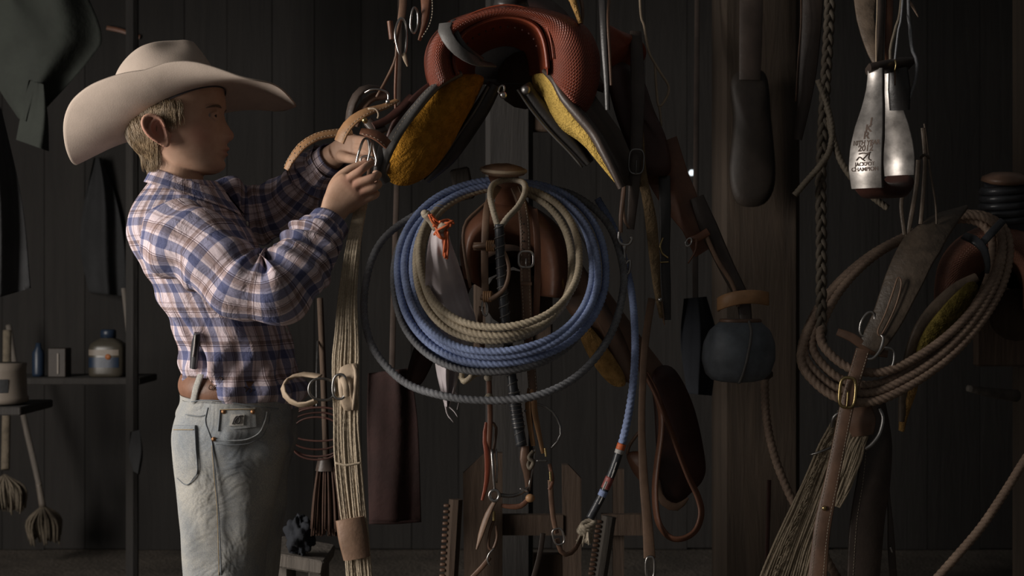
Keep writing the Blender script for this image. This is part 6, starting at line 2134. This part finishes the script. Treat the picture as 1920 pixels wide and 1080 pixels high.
def tl(pts, y, dy=0.0):
    return [P(a, b, y + dy * (600 - b) / 250.) for a, b in pts]
R1 = [(1850, 408), (1884, 430), (1893, 478), (1878, 540), (1840, 606), (1786, 668), (1716, 722), (1640, 758), (1572, 752), (1524, 718), (1503, 682), (1512, 640), (1540, 585), (1585, 530), (1640, 485), (1710, 448), (1790, 412)]
def shift(pts, sx, sy, k, kx=1.0):
    c = np.array([1700, 590.])
    return [tuple(c + (np.array(p) - c) * np.array([k * kx, k]) + np.array([sx, sy])) for p in pts]
rl = thing('lariat', 'brown grass rope coiled on the black horn at the right', 'rope', P(1850, 410, .3))
rope('coils', coil_path([tl(R1, .20, .12), tl(shift(R1, -8, -8, .97), .19, .12), tl(shift(R1, -4, -20, .92, 1.02), .205, .12), tl(shift(R1, -18, -8, .93), .215, .12), tl(shift(R1, 10, -34, .84, 1.04), .185, .13)], 60), .0088, 'rope_brown', rl)
px_strap('tie', [(1808, 442, .235), (1830, 452, .20), (1846, 470, .20), (1852, 500, .205), (1850, 512, .21)], [16, 18, 16, 12, 9], 'black_wrap', rl, th=.006, face=(-.2, -1, .2))
px_strap('tie', [(1838, 460, .205), (1856, 440, .21), (1880, 414, .24)], [14, 15, 14], 'black_wrap', rl, th=.006, face=(-.1, -1, .3))
wb_ = thing('breast_collar', 'broad worn brown breast collar slanting across the brown coils', 'strap', P(1700, 500, .18))
fcs = np.array([[-.4, -1, .5], [-.4, -1, .3], [-.4, -1, .1], [-.4, -1, 0]])
px_strap('wide_strap', [(1812, 388, .25), (1764, 420, .20), (1722, 470, .165), (1690, 536, .150), (1664, 596, .145), (1630, 654, .145)], [8, 46, 72, 70, 58, 46], 'collar_leather', wb_, th=.008, face=fcs)
slot = px_tube('stitched_slot', [(1684, 520, .138), (1690, 532, .136), (1682, 566, .134), (1668, 600, .134), (1652, 628, .134), (1646, 620, .134), (1660, 588, .134), (1674, 548, .135)], 1.6, 'mid_leather', wb_, closed=True, n=60)
px_ring('d_ring', (1626, 608, .15), 12, 24, 2.6, 'steel', wb_, tilt=.35)
px_tube('d_ring', [(1618, 672, .125), (1636, 672, .122), (1650, 656, .122), (1656, 636, .125), (1652, 628, .13)], 2.8, 'steel', wb_, n=40)
px_tube('d_ring', [(1648, 652, .14), (1664, 652, .135), (1676, 660, .135), (1674, 684, .135), (1660, 702, .14)], 2.8, 'dull_iron', wb_, n=40)
px_strap('billet', [(1570, 622, .16), (1600, 634, .15), (1630, 656, .15), (1664, 664, .15)], [14, 18, 16, 14], 'brown_leather', wb_, th=.006)
lt = thing('latigo_strap', 'long brown latigo with oblong brass buckle crossing the brown coils', 'strap', P(1600, 660, .12))
px_strap('strap', [(1618, 656, .13), (1608, 690, .12), (1596, 730, .115), (1586, 770, .115), (1574, 830, .115), (1558, 910, .115), (1542, 990, .115), (1532, 1090, .115)], [26, 26, 26, 25, 27, 30, 32, 36], 'brown_leather', lt, th=.005, stitch=(1, -1), face=(-.3, -1, 0))
px_buckle('buckle', (1589, 736, .105), 15, 28, 3.2, 'brass', lt, tilt=.08)
MB().add(lathe_g([(.0001, .003), (.004, .002), (.005, 0)], P(1546, 953, .11), (0, -1, 0), 12)).build('rivet', 'brass', lt)
cn = thing('mohair_cinch', 'tan mohair cinch spreading downward under the brass buckle', 'girth', P(1590, 780, .16))
px_strap('backing', [(1590, 778, .172), (1572, 820, .172), (1550, 880, .172), (1522, 950, .172), (1494, 1020, .172), (1470, 1095, .172)], [40, 58, 66, 72, 84, 96], 'cord_dun', cn, th=.004)
cords_g([(1590, 778), (1572, 820), (1550, 880), (1522, 950), (1494, 1020), (1470, 1095)], [40, 58, 66, 72, 84, 96], 20, 2.6, .165, seed=11, wav=3).build('strings', 'cord_dun', cn)
cords_g([(1618, 812), (1606, 840), (1590, 890), (1568, 950)], [24, 32, 28, 14], 9, 2.6, .15, seed=12).build('strings', 'cord_dun', cn)
mbc = MB()
for k in range(60):
    t = k / 59
    q = np.array([1566 - 110 * t, 790 + 290 * t]) + rng.normal(0, 3, 2)
    mbc.add(tube_g(PP([(q[0], q[1], .16), (q[0] - 7, q[1] + 5, .158), (q[0] - 10, q[1] + 12, .16)]), [.0012, .0008, .0004], sides=4, n=5))
sub('fuzz', mbc, 'cord_dun', cn)
px_strap('top_leather', [(1610, 764, .15), (1614, 790, .145), (1618, 816, .148)], [48, 56, 40], 'brown_leather', cn, th=.008, face=(-.2, -1, 0))
px_tube('steel_ring', [(1560, 800, .16), (1564, 782, .15), (1580, 770, .145)], 4.0, 'dull_iron', cn, n=30)
px_tube('steel_ring', [(1648, 764, .14), (1656, 784, .135), (1650, 812, .132), (1636, 832, .132), (1622, 842, .135)], 4.2, 'dull_iron', cn, n=30)
px_tube('pin', [(1518, 853, .15), (1536, 848, .14), (1562, 838, .14)], [2.6, 2.6, 2.2], 'dull_iron', cn)
ds = thing('flank_strap', 'wide dark flank strap hanging behind the mohair cinch', 'strap', P(1650, 760, .2))
px_strap('strap', [(1640, 750, .22), (1644, 820, .20), (1638, 900, .195), (1626, 980, .195), (1618, 1095, .195)], [40, 60, 66, 66, 62], 'dark_leather', ds, th=.006, stitch=(1,), face=(.1, -1, 0))
dk = thing('hanging_strap', 'thin dark strap with steel tip right of the flank strap', 'strap', P(1666, 960, .22))
px_strap('strap', [(1660, 870, .24), (1668, 960, .23), (1672, 1040, .225), (1676, 1095, .225)], [6, 7, 14, 14], 'dark_leather', dk)
px_tube('tip', [(1669, 1026, .215), (1673, 1036, .215)], 2, 'steel', dk)
for q, lab in (([(1436, 640, .42), (1434, 720, .36), (1438, 790, .33), (1454, 860, .30), (1482, 930, .27), (1512, 980, .25), (1536, 1020, .24), (1556, 1060, .23), (1580, 1100, .23)], 'brown rope hanging in a curve left of the mohair cinch'),
               ([(2060, 610, .36), (2030, 690, .33), (1985, 775, .30), (1930, 850, .25), (1886, 920, .22), (1840, 988, .20), (1796, 1040, .19), (1750, 1092, .18)], 'brown rope slanting down at the lower right corner')):
    tag(rope('loose_rope', PP(q), .0088, 'rope_brown'), lab, 'rope')
pg = thing('wood_peg', 'grey wooden peg sticking out below the dark saddle at the right', 'peg', P(1860, 735, 1.02))
px_tube('peg', [(1815, 728, .95), (1856, 736, .98), (1905, 742, 1.03)], [6, 10, 12], 'grey_wood', pg)
tkp = tag(px_strap('long_strap', [(1442, 900, .5), (1440, 980, .5), (1436, 1095, .5)], 8, 'maroon_leather'), 'thin maroon strap hanging on the post left of the slack rope', 'strap')
for o in list(C.objects):
    if o.parent is None and 'label' in o:
        k = o.name.split('.')[0]
        g = {'western_saddle': 'saddles on log racks', 'saddle_rack': 'log saddle racks', 'lariat': 'coiled lariats', 'mop': 'cotton mops at the left', 'jacket': 'coats at the left edge', 'loose_rope': 'loose brown ropes at the right', 'hanging_strap': 'straps hanging from the beam', 'toothed_board': 'toothed boards near the bottom', 'rag': 'rags in the dark'}.get(k)
        if g:
            o['group'] = g
